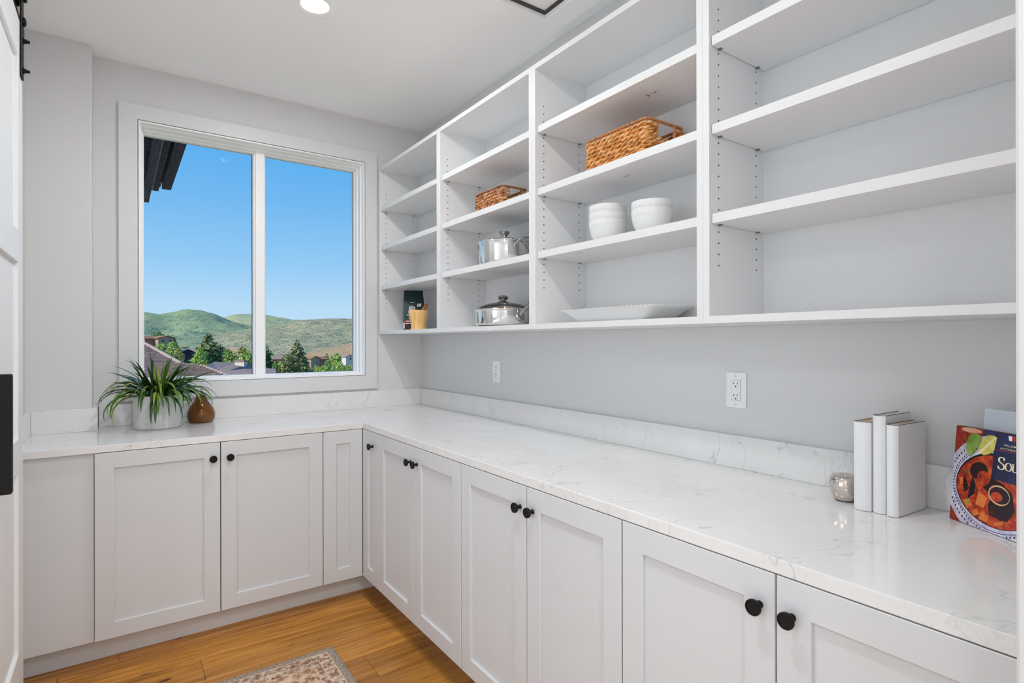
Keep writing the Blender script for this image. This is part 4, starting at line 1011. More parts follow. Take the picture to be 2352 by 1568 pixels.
# coffee bag and mortar
bg_c = Vector((1.512, 3.215, pz)); fdir = Vector((-0.40, -0.917, 0)).normalized(); sdir = Vector((fdir.y, -fdir.x, 0)); sdir = -sdir if sdir.x < 0 else sdir
bag = thing('coffee_bag', bg_c, 'dark green coffee bag with round white emblem standing behind the bamboo mortar', 'bag')
def BP(a, z, f): return bg_c + sdir * a + fdir * f + Vector((0, 0, z))
GREEN = simple_noise_mat('dark_green_foil', 16, ((0.3, rgb(8, 30, 36)), (0.7, rgb(18, 52, 56))), 0.35, spec=0.5, bmp=0.4, bdist=0.004)
TEAL = flat('teal_gusset', rgb(30, 84, 94), 0.4)
BERRY = flat('dark_red_band', rgb(122, 40, 40), 0.45)
hw_, hd_ = 0.064, 0.034
lev = [(0.0, 0.94, 0.9), (0.006, 1.0, 1.0), (0.10, 1.0, 1.0), (0.165, 1.0, 0.92), (0.195, 0.965, 0.70), (0.225, 0.92, 0.36), (0.240, 0.90, 0.14), (0.250, 0.88, 0.10)]
vs = []; fs = []
for z, a, f in lev:
    for sa, sf in ((-1, -1), (-0.45, -1.05), (0.45, -1.05), (1, -1), (1.0 if f > 0.8 else 0.97, 0), (1, 1), (0.45, 1.06), (-0.45, 1.06), (-1, 1), (-1.0 if f > 0.8 else -0.97, 0)):
        vs.append(BP(sa * a * hw_, z, sf * f * hd_))
for j in range(len(lev) - 1):
    for i in range(10): fs.append((j * 10 + i, j * 10 + (i + 1) % 10, (j + 1) * 10 + (i + 1) % 10, (j + 1) * 10 + i))
fs += [tuple(range(9, -1, -1)), tuple((len(lev) - 1) * 10 + i for i in range(10))]
MB().add(vs, fs).build('bag_body', GREEN, bag, smooth=50)
FF = hd_ * 1.06 + 0.0004
def bagart(nm, poly, mat, lift=0.0, lab=None):
    o = MB().prism([BP(a, z, FF + lift) for a, z in poly], fdir * 0.00012).build(nm, mat, bag)
    if lab: o['label'] = lab
    return o
bagart('gusset_strip', [(-0.0625, 0.052), (-0.054, 0.052), (-0.050, 0.150), (-0.0615, 0.158)], TEAL)
bagart('lower_band', [(-0.063, 0.006), (0.063, 0.006), (0.063, 0.062), (-0.063, 0.066)], flat('dark_brown_band', rgb(58, 26, 28), 0.5))
bagart('upper_band', [(-0.063, 0.049), (0.063, 0.047), (0.063, 0.064), (-0.063, 0.067)], BERRY, 0.0002)
bagart('pale_flash', [(-0.063, 0.012), (-0.056, 0.010), (-0.056, 0.047), (-0.063, 0.049)], INKWHITE, 0.0003)
rb_ = random.Random(2); w = MB()
for i in range(26):
    u, v = rb_.uniform(-0.052, 0.05), rb_.uniform(0.008, 0.036)
    w.prism([BP(p, q, FF + 0.0003) for p, q in ell(u, v, rb_.uniform(0.002, 0.005), rb_.uniform(0.0015, 0.003), 8, rot=rb_.uniform(0, 3))], fdir * 0.0001, rb_.choice((0, 1)))
tag(w.build('printed_beans', [INKBLK, flat('printed_bean_light', rgb(150, 140, 150), 0.5)], bag), kind='stuff')
EC = (-0.0105, 0.135)      # round emblem: crowned long-haired figure inside a broken ring
def em(polys, mat, lift, nm, lab=None):
    w = MB()
    for poly in polys: w.prism([BP(EC[0] + a, EC[1] + b, FF + lift) for a, b in poly], fdir * 0.0001)
    o = w.build(nm, mat, bag)
    if lab: o['label'] = lab
    return o
def ringseg(r0, r1, a0, a1, n=14): return [(r0 * math.cos(a0 + (a1 - a0) * i / n), r0 * math.sin(a0 + (a1 - a0) * i / n)) for i in range(n + 1)] + [(r1 * math.cos(a1 - (a1 - a0) * i / n), r1 * math.sin(a1 - (a1 - a0) * i / n)) for i in range(n + 1)]
qs = []
for a0, a1 in ((-0.95, 0.95), (PI - 0.95, PI + 0.95)):
    for i in range(10):
        b0, b1 = a0 + (a1 - a0) * i / 10, a0 + (a1 - a0) * (i + 1) / 10
        qs.append([(0.0125 * math.cos(b0), 0.0125 * math.sin(b0)), (0.0195 * math.cos(b0), 0.0195 * math.sin(b0)), (0.0195 * math.cos(b1), 0.0195 * math.sin(b1)), (0.0125 * math.cos(b1), 0.0125 * math.sin(b1))])
em(qs, INKWHITE, 0.0004, 'emblem_tails')
em([[(-0.0055, 0.0115), (0.0055, 0.0115), (0.0075, 0.0165), (0.003, 0.0150), (0.0, 0.0200), (-0.003, 0.0150), (-0.0075, 0.0165)]], INKWHITE, 0.0004, 'emblem_crown')
em([ell(0, 0.0045, 0.0050, 0.0060, 20)], INKWHITE, 0.0004, 'emblem_face')
em([[(-0.0095, 0.004), (-0.0065, 0.010), (-0.0055, 0.003), (-0.0080, -0.012), (-0.0115, -0.010)], [(0.0095, 0.004), (0.0065, 0.010), (0.0055, 0.003), (0.0080, -0.012), (0.0115, -0.010)], [(-0.0045, -0.004), (0.0045, -0.004), (0.0052, -0.018), (-0.0052, -0.018)]], INKWHITE, 0.0004, 'emblem_hair')
bagart('white_sticker', [(0.019, 0.147), (0.045, 0.149), (0.047, 0.167), (0.022, 0.165)], INKWHITE, 0.0004)
bagart('sticker_mark', [(0.026, 0.155), (0.032, 0.156), (0.033, 0.163), (0.027, 0.160)], GREEN, 0.0006)
bagart('small_dot', ell(0.056, 0.140, 0.0022, 0.0022, 10), INKWHITE, 0.0004)
def bt(txt, size, a, z, sx=1.0):
    return text_mesh('bag_lettering', txt, size, lambda x, y_: BP(a + x, z + y_, FF + 0.0006), INKWHITE, bag, sx)
bt('STARBUCKS', 0.0052, -0.0275, 0.109, 1.05)
bt('PIKE PLACE', 0.0150, -0.0430, 0.0885, 0.95)
bt('ROAST', 0.0085, -0.022, 0.0785)
w = MB()
for a0, a1, z0, z1 in ((-0.021, 0.004, 0.171, 0.1745), (-0.037, 0.03, 0.0712, 0.0732), (-0.049, -0.012, 0.0545, 0.0595), (-0.052, -0.008, 0.0408, 0.0462)):
    w.prism([BP(p, q, FF + 0.0006) for p, q in ((a0, z0), (a1, z0), (a1, z1), (a0, z1))], fdir * 0.0001)
tag(w.build('fine_print_lines', INKWHITE, bag), kind='stuff')

mo = Vector((1.452, 3.020, pz))
mort = thing('mortar', mo, 'pale bamboo mortar in front of the green coffee bag on the bottom shelf', 'mortar')
MB().lathe(mo, [(0.001, 0.0), (0.045, 0.0), (0.047, 0.003), (0.0445, 0.012), (0.0435, 0.022), (0.047, 0.045), (0.0545, 0.080), (0.0585, 0.098), (0.0590, 0.108), (0.0575, 0.1145), (0.0530, 0.1150), (0.0490, 0.105), (0.036, 0.050), (0.001, 0.030)], 40, cap0=False, cap1=False).build('mortar_body', BAMBOO, mort, smooth=35)
pa = mo + Vector((-0.004, 0.018, 0.050)); pb = mo + Vector((0.034, -0.038, 0.150))
o = MB().tube([pa, pa.lerp(pb, 0.25), pa.lerp(pb, 0.9), pa.lerp(pb, 0.97), pb], [0.016, 0.0125, 0.0105, 0.0105, 0.0085], 16).build('pestle', PESTLE, smooth=50)
tag(o, 'brown wooden pestle leaning in the bamboo mortar', 'pestle')

# ================================================================== RUG
def rug_mat():
    m, n, l, b = nodes_of('faded_rug_weave')
    x = noise_node(n, l, 26, 6, 0.7, stretch=(1, 1, 1)); y_ = noise_node(n, l, 7, 3)
    r = ramp(n, l, x.outputs[0], ((0.30, rgb(120, 84, 72)), (0.43, rgb(170, 132, 110)), (0.52, rgb(212, 190, 162)), (0.7, rgb(228, 212, 188))))
    r2 = ramp(n, l, y_.outputs[0], ((0.35, (0.80, 0.72, 0.68, 1)), (0.65, (1.05, 1.03, 1.0, 1))))
    mx = n.new('ShaderNodeMix'); mx.data_type = 'RGBA'; mx.blend_type = 'MULTIPLY'; mx.inputs['Factor'].default_value = 1
    l.new(r.outputs[0], mx.inputs['A']); l.new(r2.outputs[0], mx.inputs['B']); l.new(mx.outputs['Result'], b.inputs['Base Color'])
    b.inputs['Roughness'].default_value = 0.95; b.inputs['Specular IOR Level'].default_value = 0.1
    z = noise_node(n, l, 420, 2); bump(n, l, b, z.outputs[0], 0.6, 0.003)
    return m
RUG = rug_mat()
RUGB = simple_noise_mat('rug_border_weave', 48, ((0.32, rgb(110, 78, 76)), (0.46, rgb(150, 116, 104)), (0.56, rgb(206, 186, 164)), (0.7, rgb(226, 212, 192))), 0.95, 6, bmp=0.5, spec=0.1, nr=0.75)
RUGL = flat('rug_cream_line', rgb(214, 188, 158), 0.95)
RUGE = simple_noise_mat('rug_overcast_edge', 160, ((0.35, rgb(112, 98, 92)), (0.6, rgb(178, 166, 152))), 0.95, bmp=0.5, spec=0.1)
rx0, rx1, ry0, ry1 = 0.075, 0.758, 0.55, 2.442
rug = thing('runner_rug', ((rx0 + rx1) / 2, (ry0 + ry1) / 2, 0.0), 'faded beige and rose patterned runner rug on the wood floor', 'rug')
MB().box(rx0 + 0.004, rx1 - 0.004, ry0 + 0.004, ry1 - 0.004, 0.0004, 0.0060).build('field', RUG, rug)
def band(nm, i0, i1, z, mat):
    w = MB()
    w.box(rx0 + i0, rx0 + i1, ry0 + i0, ry1 - i0, 0.0058, z); w.box(rx1 - i1, rx1 - i0, ry0 + i0, ry1 - i0, 0.0058, z)
    w.box(rx0 + i1, rx1 - i1, ry0 + i0, ry0 + i1, 0.0058, z); w.box(rx0 + i1, rx1 - i1, ry1 - i1, ry1 - i0, 0.0058, z)
    w.build(nm, mat, rug)
band('outer_border', 0.005, 0.030, 0.0063, RUGE); band('border_line', 0.030, 0.0335, 0.0068, RUGL); band('border', 0.0335, 0.076, 0.0064, RUGB); band('border_line', 0.076, 0.0795, 0.0068, RUGL); band('inner_border', 0.0795, 0.108, 0.0063, RUGB); band('border_line', 0.108, 0.111, 0.0067, RUGL)
st_m = None; w = MB(); rs = random.Random(4)
def stitch(x, y_, along):
    t = 0.0021; a = rs.uniform(-0.0006, 0.0006)
    if along == 'y': w.box(x - 0.008 + a, x + 0.002 + a, y_ - t, y_ + t * 0.4, 0.0003, 0.0072)
    else: w.box(x - t, x + t * 0.4, y_ - 0.008 + a, y_ + 0.002 + a, 0.0003, 0.0072)
yy = ry0 + 0.004
while yy < ry1: stitch(rx1 - 0.001, yy, 'y'); stitch(rx0 + 0.007, yy, 'y'); yy += 0.0058
xx = rx0 + 0.004
while xx < rx1: stitch(xx, ry1 - 0.001, 'x'); stitch(xx, ry0 + 0.007, 'x'); xx += 0.0058
tag(w.build('overcast_stitching', RUGE, rug), kind='stuff')

# ================================================================== OUTDOORS
def interp(tab, x):
    if x <= tab[0][0]: return tab[0][1]
    for (a, b), (c, d) in zip(tab, tab[1:]):
        if x <= c:
            t = (x - a) / (c - a); return b + (d - b) * t
    return tab[-1][1]
def sstep(t): t = max(0, min(1, t)); return t * t * (3 - 2 * t)
def far(px, py, depth):
    d = FW * FPX + RT * (px - 1176) - UP * (py - 784.8)
    return Vector((0, 0, EYE)) + d * (depth / FPX)
GT = [(0, -3.8), (20, -4.6), (60, -6.6), (120, -9.2), (200, -11.8), (300, -13.2), (420, -12.0), (600, -6.0), (900, 4.0), (1500, 30.0)]
def gz(px, depth):
    return interp(GT, depth) + 10.0 * sstep((500 - px) / 190) * sstep((depth - 70) / 130) * (1 - sstep((depth - 450) / 400))
def scrub_mat(name, dark, mid, tan, scale, cover, fine=0.9):
    m, n, l, b = nodes_of(name)
    v = n.new('ShaderNodeTexVoronoi'); v.inputs['Scale'].default_value = scale
    t = n.new('ShaderNodeTexCoord'); l.new(t.outputs['Object'], v.inputs['Vector'])
    x = noise_node(n, l, scale * 0.16, 6, 0.6); y_ = noise_node(n, l, scale * 2.2, 4, 0.7)
    a = n.new('ShaderNodeMath'); a.operation = 'MULTIPLY_ADD'; a.inputs[1].default_value = 1.5; a.inputs[2].default_value = -0.75; l.new(x.outputs[0], a.inputs[0])
    c = n.new('ShaderNodeMath'); c.operation = 'ADD'; l.new(v.outputs['Distance'], c.inputs[0]); l.new(a.outputs[0], c.inputs[1])
    d = n.new('ShaderNodeMath'); d.operation = 'MULTIPLY_ADD'; d.inputs[1].default_value = 0.5; l.new(y_.outputs[0], d.inputs[0]); l.new(c.outputs[0], d.inputs[2])
    r = ramp(n, l, d.outputs[0], ((cover - 0.32, dark), (cover - 0.10, mid), (cover + 0.05, mid), (cover + 0.22, tan)))
    l.new(r.outputs[0], b.inputs['Base Color']); b.inputs['Roughness'].default_value = 0.95; b.inputs['Specular IOR Level'].default_value = 0.05
    bump(n, l, b, d.outputs[0], -0.8, 2.5)
    return m
def hill(name, crest, D, Df, pf, mat, lab, back=1.35, cols=150, rows=34, amp=6.0, seed=0.0, bulge=0.0, x0=-500, x1=1500):
    """a hillside: foot at depth Df (photo height pf), crest line surveyed from the photograph at depth D, falling away behind"""
    vs = []; fs = []
    R = rows + 8
    for i in range(cols + 1):
        px = x0 + (x1 - x0) * i / cols
        pc_ = far(px, interp(crest, px), D); pfz = EYE - (pf - 784.8) / FPX * Df
        for j in range(R + 1):
            if j <= rows:
                t = j / rows; dep = Df + (D - Df) * t
                z = pfz + (pc_.z - pfz) * (t ** 1.25 * (1 - bulge) + bulge * math.sin(t * PI / 2))
                env = math.sin(PI * min(1, t)) ** 0.7
            else:
                t = (j - rows) / 8; dep = D * (1 + (back - 1) * t); z = pc_.z - (pc_.z - pfz) * t * t * 1.1; env = 0
            q = far(px, 784.8, dep)
            k = 1.0 / (D * 0.10)
            nz = noise.fractal(Vector((q.x * k + seed, q.y * k, seed)), 0.9, 2.1, 4) * amp
            nz += noise.noise(Vector((q.x * 6 * k, q.y * 6 * k, seed + 5))) * amp * 0.16
            vs.append((q.x, q.y, z + nz * env + (noise.noise(Vector((px * 0.06, seed, 1))) * amp * 0.06 if j == rows else 0)))
    for i in range(cols):
        for j in range(R): a = i * (R + 1) + j; fs.append((a, a + 1, a + R + 2, a + R + 1))
    o = MB().add(vs, fs).build(name, mat, smooth=180)
    return tag(o, lab, 'hill')
RIDGE1 = scrub_mat('hazed_green_scrub', rgb(62, 94, 88), rgb(100, 132, 106), rgb(152, 166, 124), 0.24, 0.52)  # distance haze painted into the tones of both ridges
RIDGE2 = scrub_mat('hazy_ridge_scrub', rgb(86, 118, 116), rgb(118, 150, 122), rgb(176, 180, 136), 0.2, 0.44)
SLOPE = scrub_mat('sage_slope_scrub', rgb(76, 100, 84), rgb(116, 134, 106), rgb(172, 164, 130), 0.50, 0.60)
ROSE = scrub_mat('bare_rose_slope', rgb(108, 126, 86), rgb(138, 134, 98), rgb(166, 146, 116), 0.4, 0.40)
GRASS = scrub_mat('valley_floor_scrub', rgb(62, 84, 54), rgb(110, 126, 80), rgb(164, 158, 116), 0.16, 0.42)
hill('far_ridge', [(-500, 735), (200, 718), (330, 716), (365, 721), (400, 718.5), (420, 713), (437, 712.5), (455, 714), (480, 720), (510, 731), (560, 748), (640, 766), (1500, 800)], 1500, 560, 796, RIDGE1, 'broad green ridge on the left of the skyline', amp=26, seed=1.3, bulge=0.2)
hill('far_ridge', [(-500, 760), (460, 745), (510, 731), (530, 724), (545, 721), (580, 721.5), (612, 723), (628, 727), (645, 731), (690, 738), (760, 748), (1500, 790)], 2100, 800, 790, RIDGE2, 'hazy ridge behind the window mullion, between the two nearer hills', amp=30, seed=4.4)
hill('sage_hillside', [(-500, 812), (330, 806), (400, 790), (440, 778), (480, 771), (520, 763), (560, 757), (605, 750), (640, 745), (690, 734.5), (740, 732), (775, 731), (810, 731.5), (900, 727), (1500, 745)], 820, 330, 838, SLOPE, 'large sagebrush hillside filling the right window pane', amp=9, seed=7.7, cols=200, rows=50, bulge=0.25)
hill('rose_slope', [(-500, 850), (600, 836), (680, 816), (720, 806), (760, 798), (790, 791), (812, 785), (900, 768), (1500, 700)], 372, 296, 850, ROSE, 'bare rose-brown slope at the right edge of the right window pane', amp=3, seed=9.1, back=1.2)
# valley floor
vs = []; fs = []; deps = [9, 14, 20, 30, 45, 60, 80, 100, 125, 150, 180, 210, 250, 300, 360, 430, 520, 640, 800]; nc = 60
for i in range(nc + 1):
    px = -700 + 2500 * i / nc
    for dp in deps:
        q = far(px, 784.8, dp); vs.append((q.x, q.y, gz(px, dp) + 0.5 * noise.noise(Vector((q.x * 0.05, q.y * 0.05, 3)))))
nd = len(deps)
for i in range(nc):
    for j in range(nd - 1): a = i * nd + j; fs.append((a, a + 1, a + nd + 1, a + nd))
tag(MB().add(vs, fs).build('valley_floor', GRASS, smooth=180), kind='structure')
tag(MB().add([(-60, YW + 0.6, -3.9), (60, YW + 0.6, -3.9), (60, 14, -4.1), (-60, 14, -4.1)], [(0, 1, 2, 3)]).build('yard_ground', GRASS), kind='structure')

# ------------------------------------------------------------------ trees
def leafmat(name, c0, c1, c2):
    m, n, l, b = nodes_of(name)
    g = n.new('ShaderNodeNewGeometry'); r = ramp(n, l, g.outputs['Random Per Island'], ((0.0, c0), (0.5, c1), (1.0, c2)))
    l.new(r.outputs[0], b.inputs['Base Color']); b.inputs['Roughness'].default_value = 0.8; b.inputs['Specular IOR Level'].default_value = 0.1
    return m
L_ASP = leafmat('aspen_leaves', rgb(120, 156, 76), rgb(168, 196, 104), rgb(208, 222, 140))
L_MID = leafmat('mid_green_leaves', rgb(78, 112, 70), rgb(120, 150, 92), rgb(164, 182, 118))
L_CON = leafmat('conifer_needles', rgb(84, 106, 78), rgb(136, 150, 104), rgb(196, 192, 138))  # dark tones lifted here and in the dark trees as painted haze
L_DRK = leafmat('dark_tree_leaves', rgb(38, 66, 54), rgb(62, 94, 70), rgb(100, 126, 88))
L_OLV = leafmat('olive_brush_leaves', rgb(130, 138, 80), rgb(180, 178, 112), rgb(222, 208, 152))
BARK = simple_noise_mat('grey_bark', 8, ((0.3, rgb(82, 70, 60)), (0.7, rgb(122, 106, 90))), 0.9)
def crown_mesh(kind, n, seed, ls):
    """unit-height tree crown of many small leaf blades"""
    r = random.Random(seed); vs = []; fs = []
    for i in range(n):
        if kind == 'cone':
            h_ = 0.10 + 0.90 * (1 - math.sqrt(r.random())) ** 0.9; tier = math.floor(h_ * 11) / 11
            rad = 0.27 * (1.04 - h_) ** 0.85 * (0.72 + 0.42 * (1 - (h_ - tier) * 11)); rad *= 0.55 + 0.5 * math.sqrt(r.random()); a = r.uniform(0, 2 * PI); rad *= 1 + 0.28 * math.sin(a * 5 + tier * 37)
            p = Vector((rad * math.cos(a), rad * math.sin(a), h_))
        elif kind == 'pine':
            k = r.randrange(26); rk = random.Random(seed * 100 + k); hc = 0.20 + 0.76 * (k / 25); ac = rk.uniform(0, 2 * PI); rc = rk.uniform(0.05, 0.30) * (1.15 - hc) ** 0.6
            p = Vector((rc * math.cos(ac), rc * math.sin(ac), hc)) + Vector((r.gauss(0, 0.062), r.gauss(0, 0.062), r.gauss(0, 0.030)))
        elif kind == 'oval':
            h_ = r.random(); rad = 0.20 * math.sin(PI * min(1, h_ * 0.92 + 0.08)) ** 0.65; a = r.uniform(0, 2 * PI); rad *= (0.6 + 0.45 * r.random() ** 0.5) * (1 + 0.2 * math.sin(a * 3 + h_ * 14))
            p = Vector((rad * math.cos(a), rad * math.sin(a), 0.14 + 0.86 * h_))
        else:
            u = r.uniform(-1, 1); a = r.uniform(0, 2 * PI); q = math.sqrt(1 - u * u); rad = 0.55 * (0.72 + 0.3 * noise.noise(Vector((math.cos(a) * q * 2.3, math.sin(a) * q * 2.3, u * 2.3 + seed)))) * (0.7 + 0.35 * r.random())
            p = Vector((rad * q * math.cos(a), rad * q * math.sin(a), 0.50 + 0.55 * rad / 0.55 * u * 0.85))
        s_ = ls * r.uniform(0.6, 1.3)
        d1 = Vector((r.gauss(0, 1), r.gauss(0, 1), r.gauss(0, 0.7))).normalized(); d2 = d1.cross(Vector((r.gauss(0, 1), r.gauss(0, 1), r.gauss(0, 1)))).normalized()
        k = len(vs); vs += [p - d1 * s_, p + d2 * s_ * 0.6, p + d1 * s_, p - d2 * s_ * 0.6]; fs.append((k, k + 1, k + 2, k + 3))
    return vs, fs
protos = {}
def tree(px, py_top, depth, kind, mat, lab, group=None, n=700, ls=0.035, seed=1, widen=1.0, name='tree', base_z=None):
    z0 = gz(px, depth) if base_z is None else base_z
    b = far(px, 784.8, depth); top = EYE - (py_top - 784.8) / FPX * depth
    h_ = max(1.0, top - z0)
    key = (kind, mat.name, n, seed)
    if key not in protos:
        t = thing(name, (0, 0, 0), lab, 'tree', group)
        vs, fs = crown_mesh(kind, n, seed, ls)
        MB().add(vs, fs).build('crown', mat, t, recalc=False)
        MB().tube([(0, 0, 0), (0.004, 0, 0.3), (0, 0.004, 0.75 if kind in ('cone', 'pine') else 0.55)], [0.018, 0.014, 0.004], 6).build('trunk', BARK, t)
        protos[key] = t
    else:
        t = copy_tree(protos[key])
        t['label'] = lab
        if group: t['group'] = group
        elif 'group' in t: del t['group']
    t.location = (b.x, b.y, z0 - 0.05); t.scale = (h_ * widen, h_ * widen, h_); t.rotation_euler.z = (px * 12.9898) % 6.28
    return t
tree(478, 763, 112, 'cone', L_CON, 'big dark pine rising in the left window pane beside the mullion', n=5200, ls=0.024, seed=3, widen=1.30)
tree(500, 790, 116, 'pine', L_CON, 'shorter spreading pine leaning out right of the big pine', n=2600, ls=0.028, seed=19, widen=0.9)
tree(683, 780, 118, 'cone', L_CON, 'tall spruce rising in the right window pane', n=4200, ls=0.028, seed=5, widen=1.10)
tree(664, 815, 112, 'pine', L_CON, 'lower spreading pine left of the tall spruce in the right pane', n=2600, ls=0.030, seed=8, widen=1.15)
tree(612, 792, 105, 'cone', L_DRK, 'dark narrow conifer just right of the window mullion', n=2200, ls=0.030, seed=11, widen=0.8)
tree(632, 826, 88, 'cone', L_MID, 'small pointed spruce low in the right pane beside the mullion', n=1800, ls=0.032, seed=12, widen=0.9)
tree(384, 761, 222, 'round', L_DRK, 'dark round tree against the right end of the tan house', n=1600, ls=0.045, seed=4, widen=0.75)
tree(366, 756, 236, 'round', L_MID, 'broad green tree behind the roof of the tan house', n=1600, ls=0.045, seed=6, widen=1.0)
tree(373, 780, 176, 'round', L_ASP, 'bright green bushy tree in front of the tan house', n=1200, ls=0.05, seed=2, widen=0.8)
tree(397, 782, 172, 'oval', L_ASP, 'pale slender tree between the tan house and the dark house', n=1200, ls=0.035, seed=7, widen=1.1)
tree(389, 786, 178, 'oval', L_ASP, 'shorter pale tree touching the slender one left of the dark house', n=900, ls=0.04, seed=9, widen=1.0)
tree(410, 798, 150, 'oval', L_OLV, 'yellowish tree just left of the dark gabled house', n=1200, ls=0.035, seed=10, widen=1.0)
tree(398, 806, 140, 'round', L_MID, 'rounded grey-green tree below the dark gabled house, by the roof hip', n=1200, ls=0.05, seed=13, widen=0.6)
tree(461, 796, 109, 'oval', L_ASP, 'yellow-green leafy tree against the left side of the big pine', n=2200, ls=0.032, seed=14, widen=0.85)
tree(523, 801, 122, 'oval', L_ASP, 'bright green tree right of the big pine, above the grey roof', n=1600, ls=0.034, seed=15, widen=1.1)
tree(572, 789, 128, 'round', L_ASP, 'bright leafy tree directly left of the window mullion', n=1800, ls=0.042, seed=16, widen=0.55)
tree(557, 796, 134, 'oval', L_OLV, 'olive tree between the chimney and the mullion', n=1400, ls=0.035, seed=17, widen=1.2)
tree(541, 812, 110, 'round', L_MID, 'low green tree just behind the chimney', n=1200, ls=0.05, seed=18, widen=0.6)
for i, (px, pt, dp, lb) in enumerate(((438, 824, 98, 'olive brush clump left of the grey roof, leftmost'), (456, 821, 100, 'olive brush clump below the big pine'), (474, 824, 98, 'olive brush clump right below the big pine'), (492, 826, 100, 'olive brush clump just behind the grey roof edge'), (507, 825, 104, 'small olive brush clump behind the grey roof ridge'))):
    tree(px, pt, dp, 'round', L_OLV if i % 2 == 0 else L_MID, lb, n=1500, ls=0.042, seed=20 + i, widen=0.85, name='brush')
tr_ = random.Random(11)
cnt = 0
for i in range(130):
    px = tr_.uniform(612, 830); dp = tr_.uniform(150, 292)
    gpy = 784.8 + (EYE - gz(px, dp)) * FPX / dp
    pt = 804 + (px - 620) * 0.03 + (292 - dp) / 142 * 34 + tr_.uniform(-5, 6)
    if 655 < px < 708 and dp < 150: continue
    if 696 < px < 748 or 785 < px < 812: pt = max(pt, 836 + tr_.uniform(0, 8))
    elif 632 < px < 660: pt = max(pt, 826)
    k = tr_.random()
    if k < 0.46: tree(px, pt, dp, 'oval', L_ASP, 'pale green aspen in the valley seen through the right pane', 'aspens in the valley', n=420, ls=0.055, seed=31 + i % 2, widen=tr_.uniform(0.8, 1.2))
    elif k < 0.75: tree(px, pt, dp, 'cone', L_MID, 'pointed mid-green conifer in the valley seen through the right pane', 'conifers in the valley', n=420, ls=0.055, seed=35 + i % 2, widen=tr_.uniform(0.8, 1.1))
    else: tree(px, pt + 3, dp, 'round', L_MID, 'rounded green tree in the valley seen through the right pane', 'round trees in the valley', n=420, ls=0.07, seed=39 + i % 2, widen=tr_.uniform(0.5, 0.7))
for i in range(16):
    px = tr_.uniform(400, 600); dp = tr_.uniform(190, 330); gpy = 784.8 + (EYE - gz(px, dp)) * FPX / dp
    tree(px, max(gpy - tr_.uniform(10, 20), 796 if px < 500 else 803), dp, 'round', L_MID if i % 2 else L_ASP, 'rounded tree in the valley beyond the big pine, left pane', 'valley trees in the left pane', n=420, ls=0.07, seed=39 + i % 2, widen=0.6)

# ------------------------------------------------------------------ houses
def quad(pts, th=-0.25):
    a, b_, c_ = Vector(pts[0]), Vector(pts[1]), Vector(pts[2]); nn = (b_ - a).cross(c_ - a).normalized()
    if nn.z < 0: nn = -nn
    return pts, nn * th
SHINGLE = simple_noise_mat('grey_brown_shingle', 2.2, ((0.32, rgb(96, 86, 88)), (0.5, rgb(134, 118, 114)), (0.68, rgb(158, 138, 128))), 0.85, 6, stretch=(1.0, 3.0, 3.0), spec=0.1, rnd=True)
RIDGECAP = flat('pale_hip_cap', rgb(178, 160, 142), 0.8)
ROOFG = simple_noise_mat('grey_roofing', 1.5, ((0.3, rgb(142, 126, 116)), (0.7, rgb(168, 150, 138))), 0.9, spec=0.1)
ROOFD = flat('dark_slate_roof', rgb(62, 66, 78), 0.8)
ROOFT = simple_noise_mat('tan_tile_roof', 1.2, ((0.3, rgb(138, 104, 84)), (0.7, rgb(176, 138, 110))), 0.9, spec=0.1)
STUCCO = flat('tan_stucco', rgb(176, 156, 136), 0.9)
STUCCO2 = flat('rose_stucco', rgb(166, 122, 102), 0.9)
DARKSIDE = flat('dark_siding_and_gable_shade', rgb(52, 56, 70), 0.8)
WHITET = flat('white_fascia', rgb(206, 206, 206), 0.7)
WPANE = flat('dark_window_glass', rgb(42, 52, 66), 0.15)
CREAMW = flat('cream_chimney_render', rgb(226, 216, 196), 0.9)

# neighbouring shingled roof, close by: courses laid as real steps
def stepped_roof(obj_name, eaveL, eaveR, topL, topR, ncourse, parent, seed):
    """roof plane from eave to top, built of overlapping courses, each a part"""
    eL, eR, tL, tR = map(Vector, (eaveL, eaveR, topL, topR)); rs2 = random.Random(seed)
    nn = (eR - eL).cross(tL - eL).normalized()
    if nn.z < 0: nn = -nn
    for k in range(ncourse):
        t0, t1 = k / ncourse, min(1, (k + 1.25) / ncourse)
        a, b_, c_, d_ = eL.lerp(tL, t0), eR.lerp(tR, t0), eR.lerp(tR, t1), eL.lerp(tL, t1)
        w = MB(); nseg = 26
        for i in range(nseg):
            u0, u1 = i / nseg, (i + 1) / nseg - 0.0012; lift = 0.030 + rs2.uniform(-0.006, 0.008)
            p = [a.lerp(b_, u0) + nn * lift, a.lerp(b_, u1) + nn * lift, d_.lerp(c_, u1), d_.lerp(c_, u0)]
            w.prism([q - nn * 0.02 for q in p], nn * 0.02)
        tag(w.build('shingle_course', SHINGLE, parent), kind='stuff')
nb = thing('neighbour_roof', far(330, 900, 15), 'near shingled hip roof at the lower left of the window, behind the plant', 'roof')
r_top = far(300, 772, 17.2); r_hip = far(414, 832, 13.6)
eR = far(470, 866, 11.9); eL = far(150, 880, 11.4); tL = far(120, 770, 17.0); tR = far(318, 781, 17.0)
stepped_roof('a', eL, eR, tL, tR, 25, nb, 1)
MB().tube([tR, tR.lerp(eR, 0.33) + Vector((0, 0, 0.0)), tR.lerp(eR, 0.7), eR], 0.055, 6).build('hip_cap', RIDGECAP, nb)
MB().prism([eR, tR, tR + Vector((2.6, 1.4, -2.6)), eR + Vector((2.6, 1.4, -2.6))], (0, 0, -0.08)).build('far_slope', SHINGLE, nb)
lowr = thing('lower_roof', far(450, 900, 12), 'lower shingled roof plane stepping down beside the hip roof, left of the chimney house', 'roof')
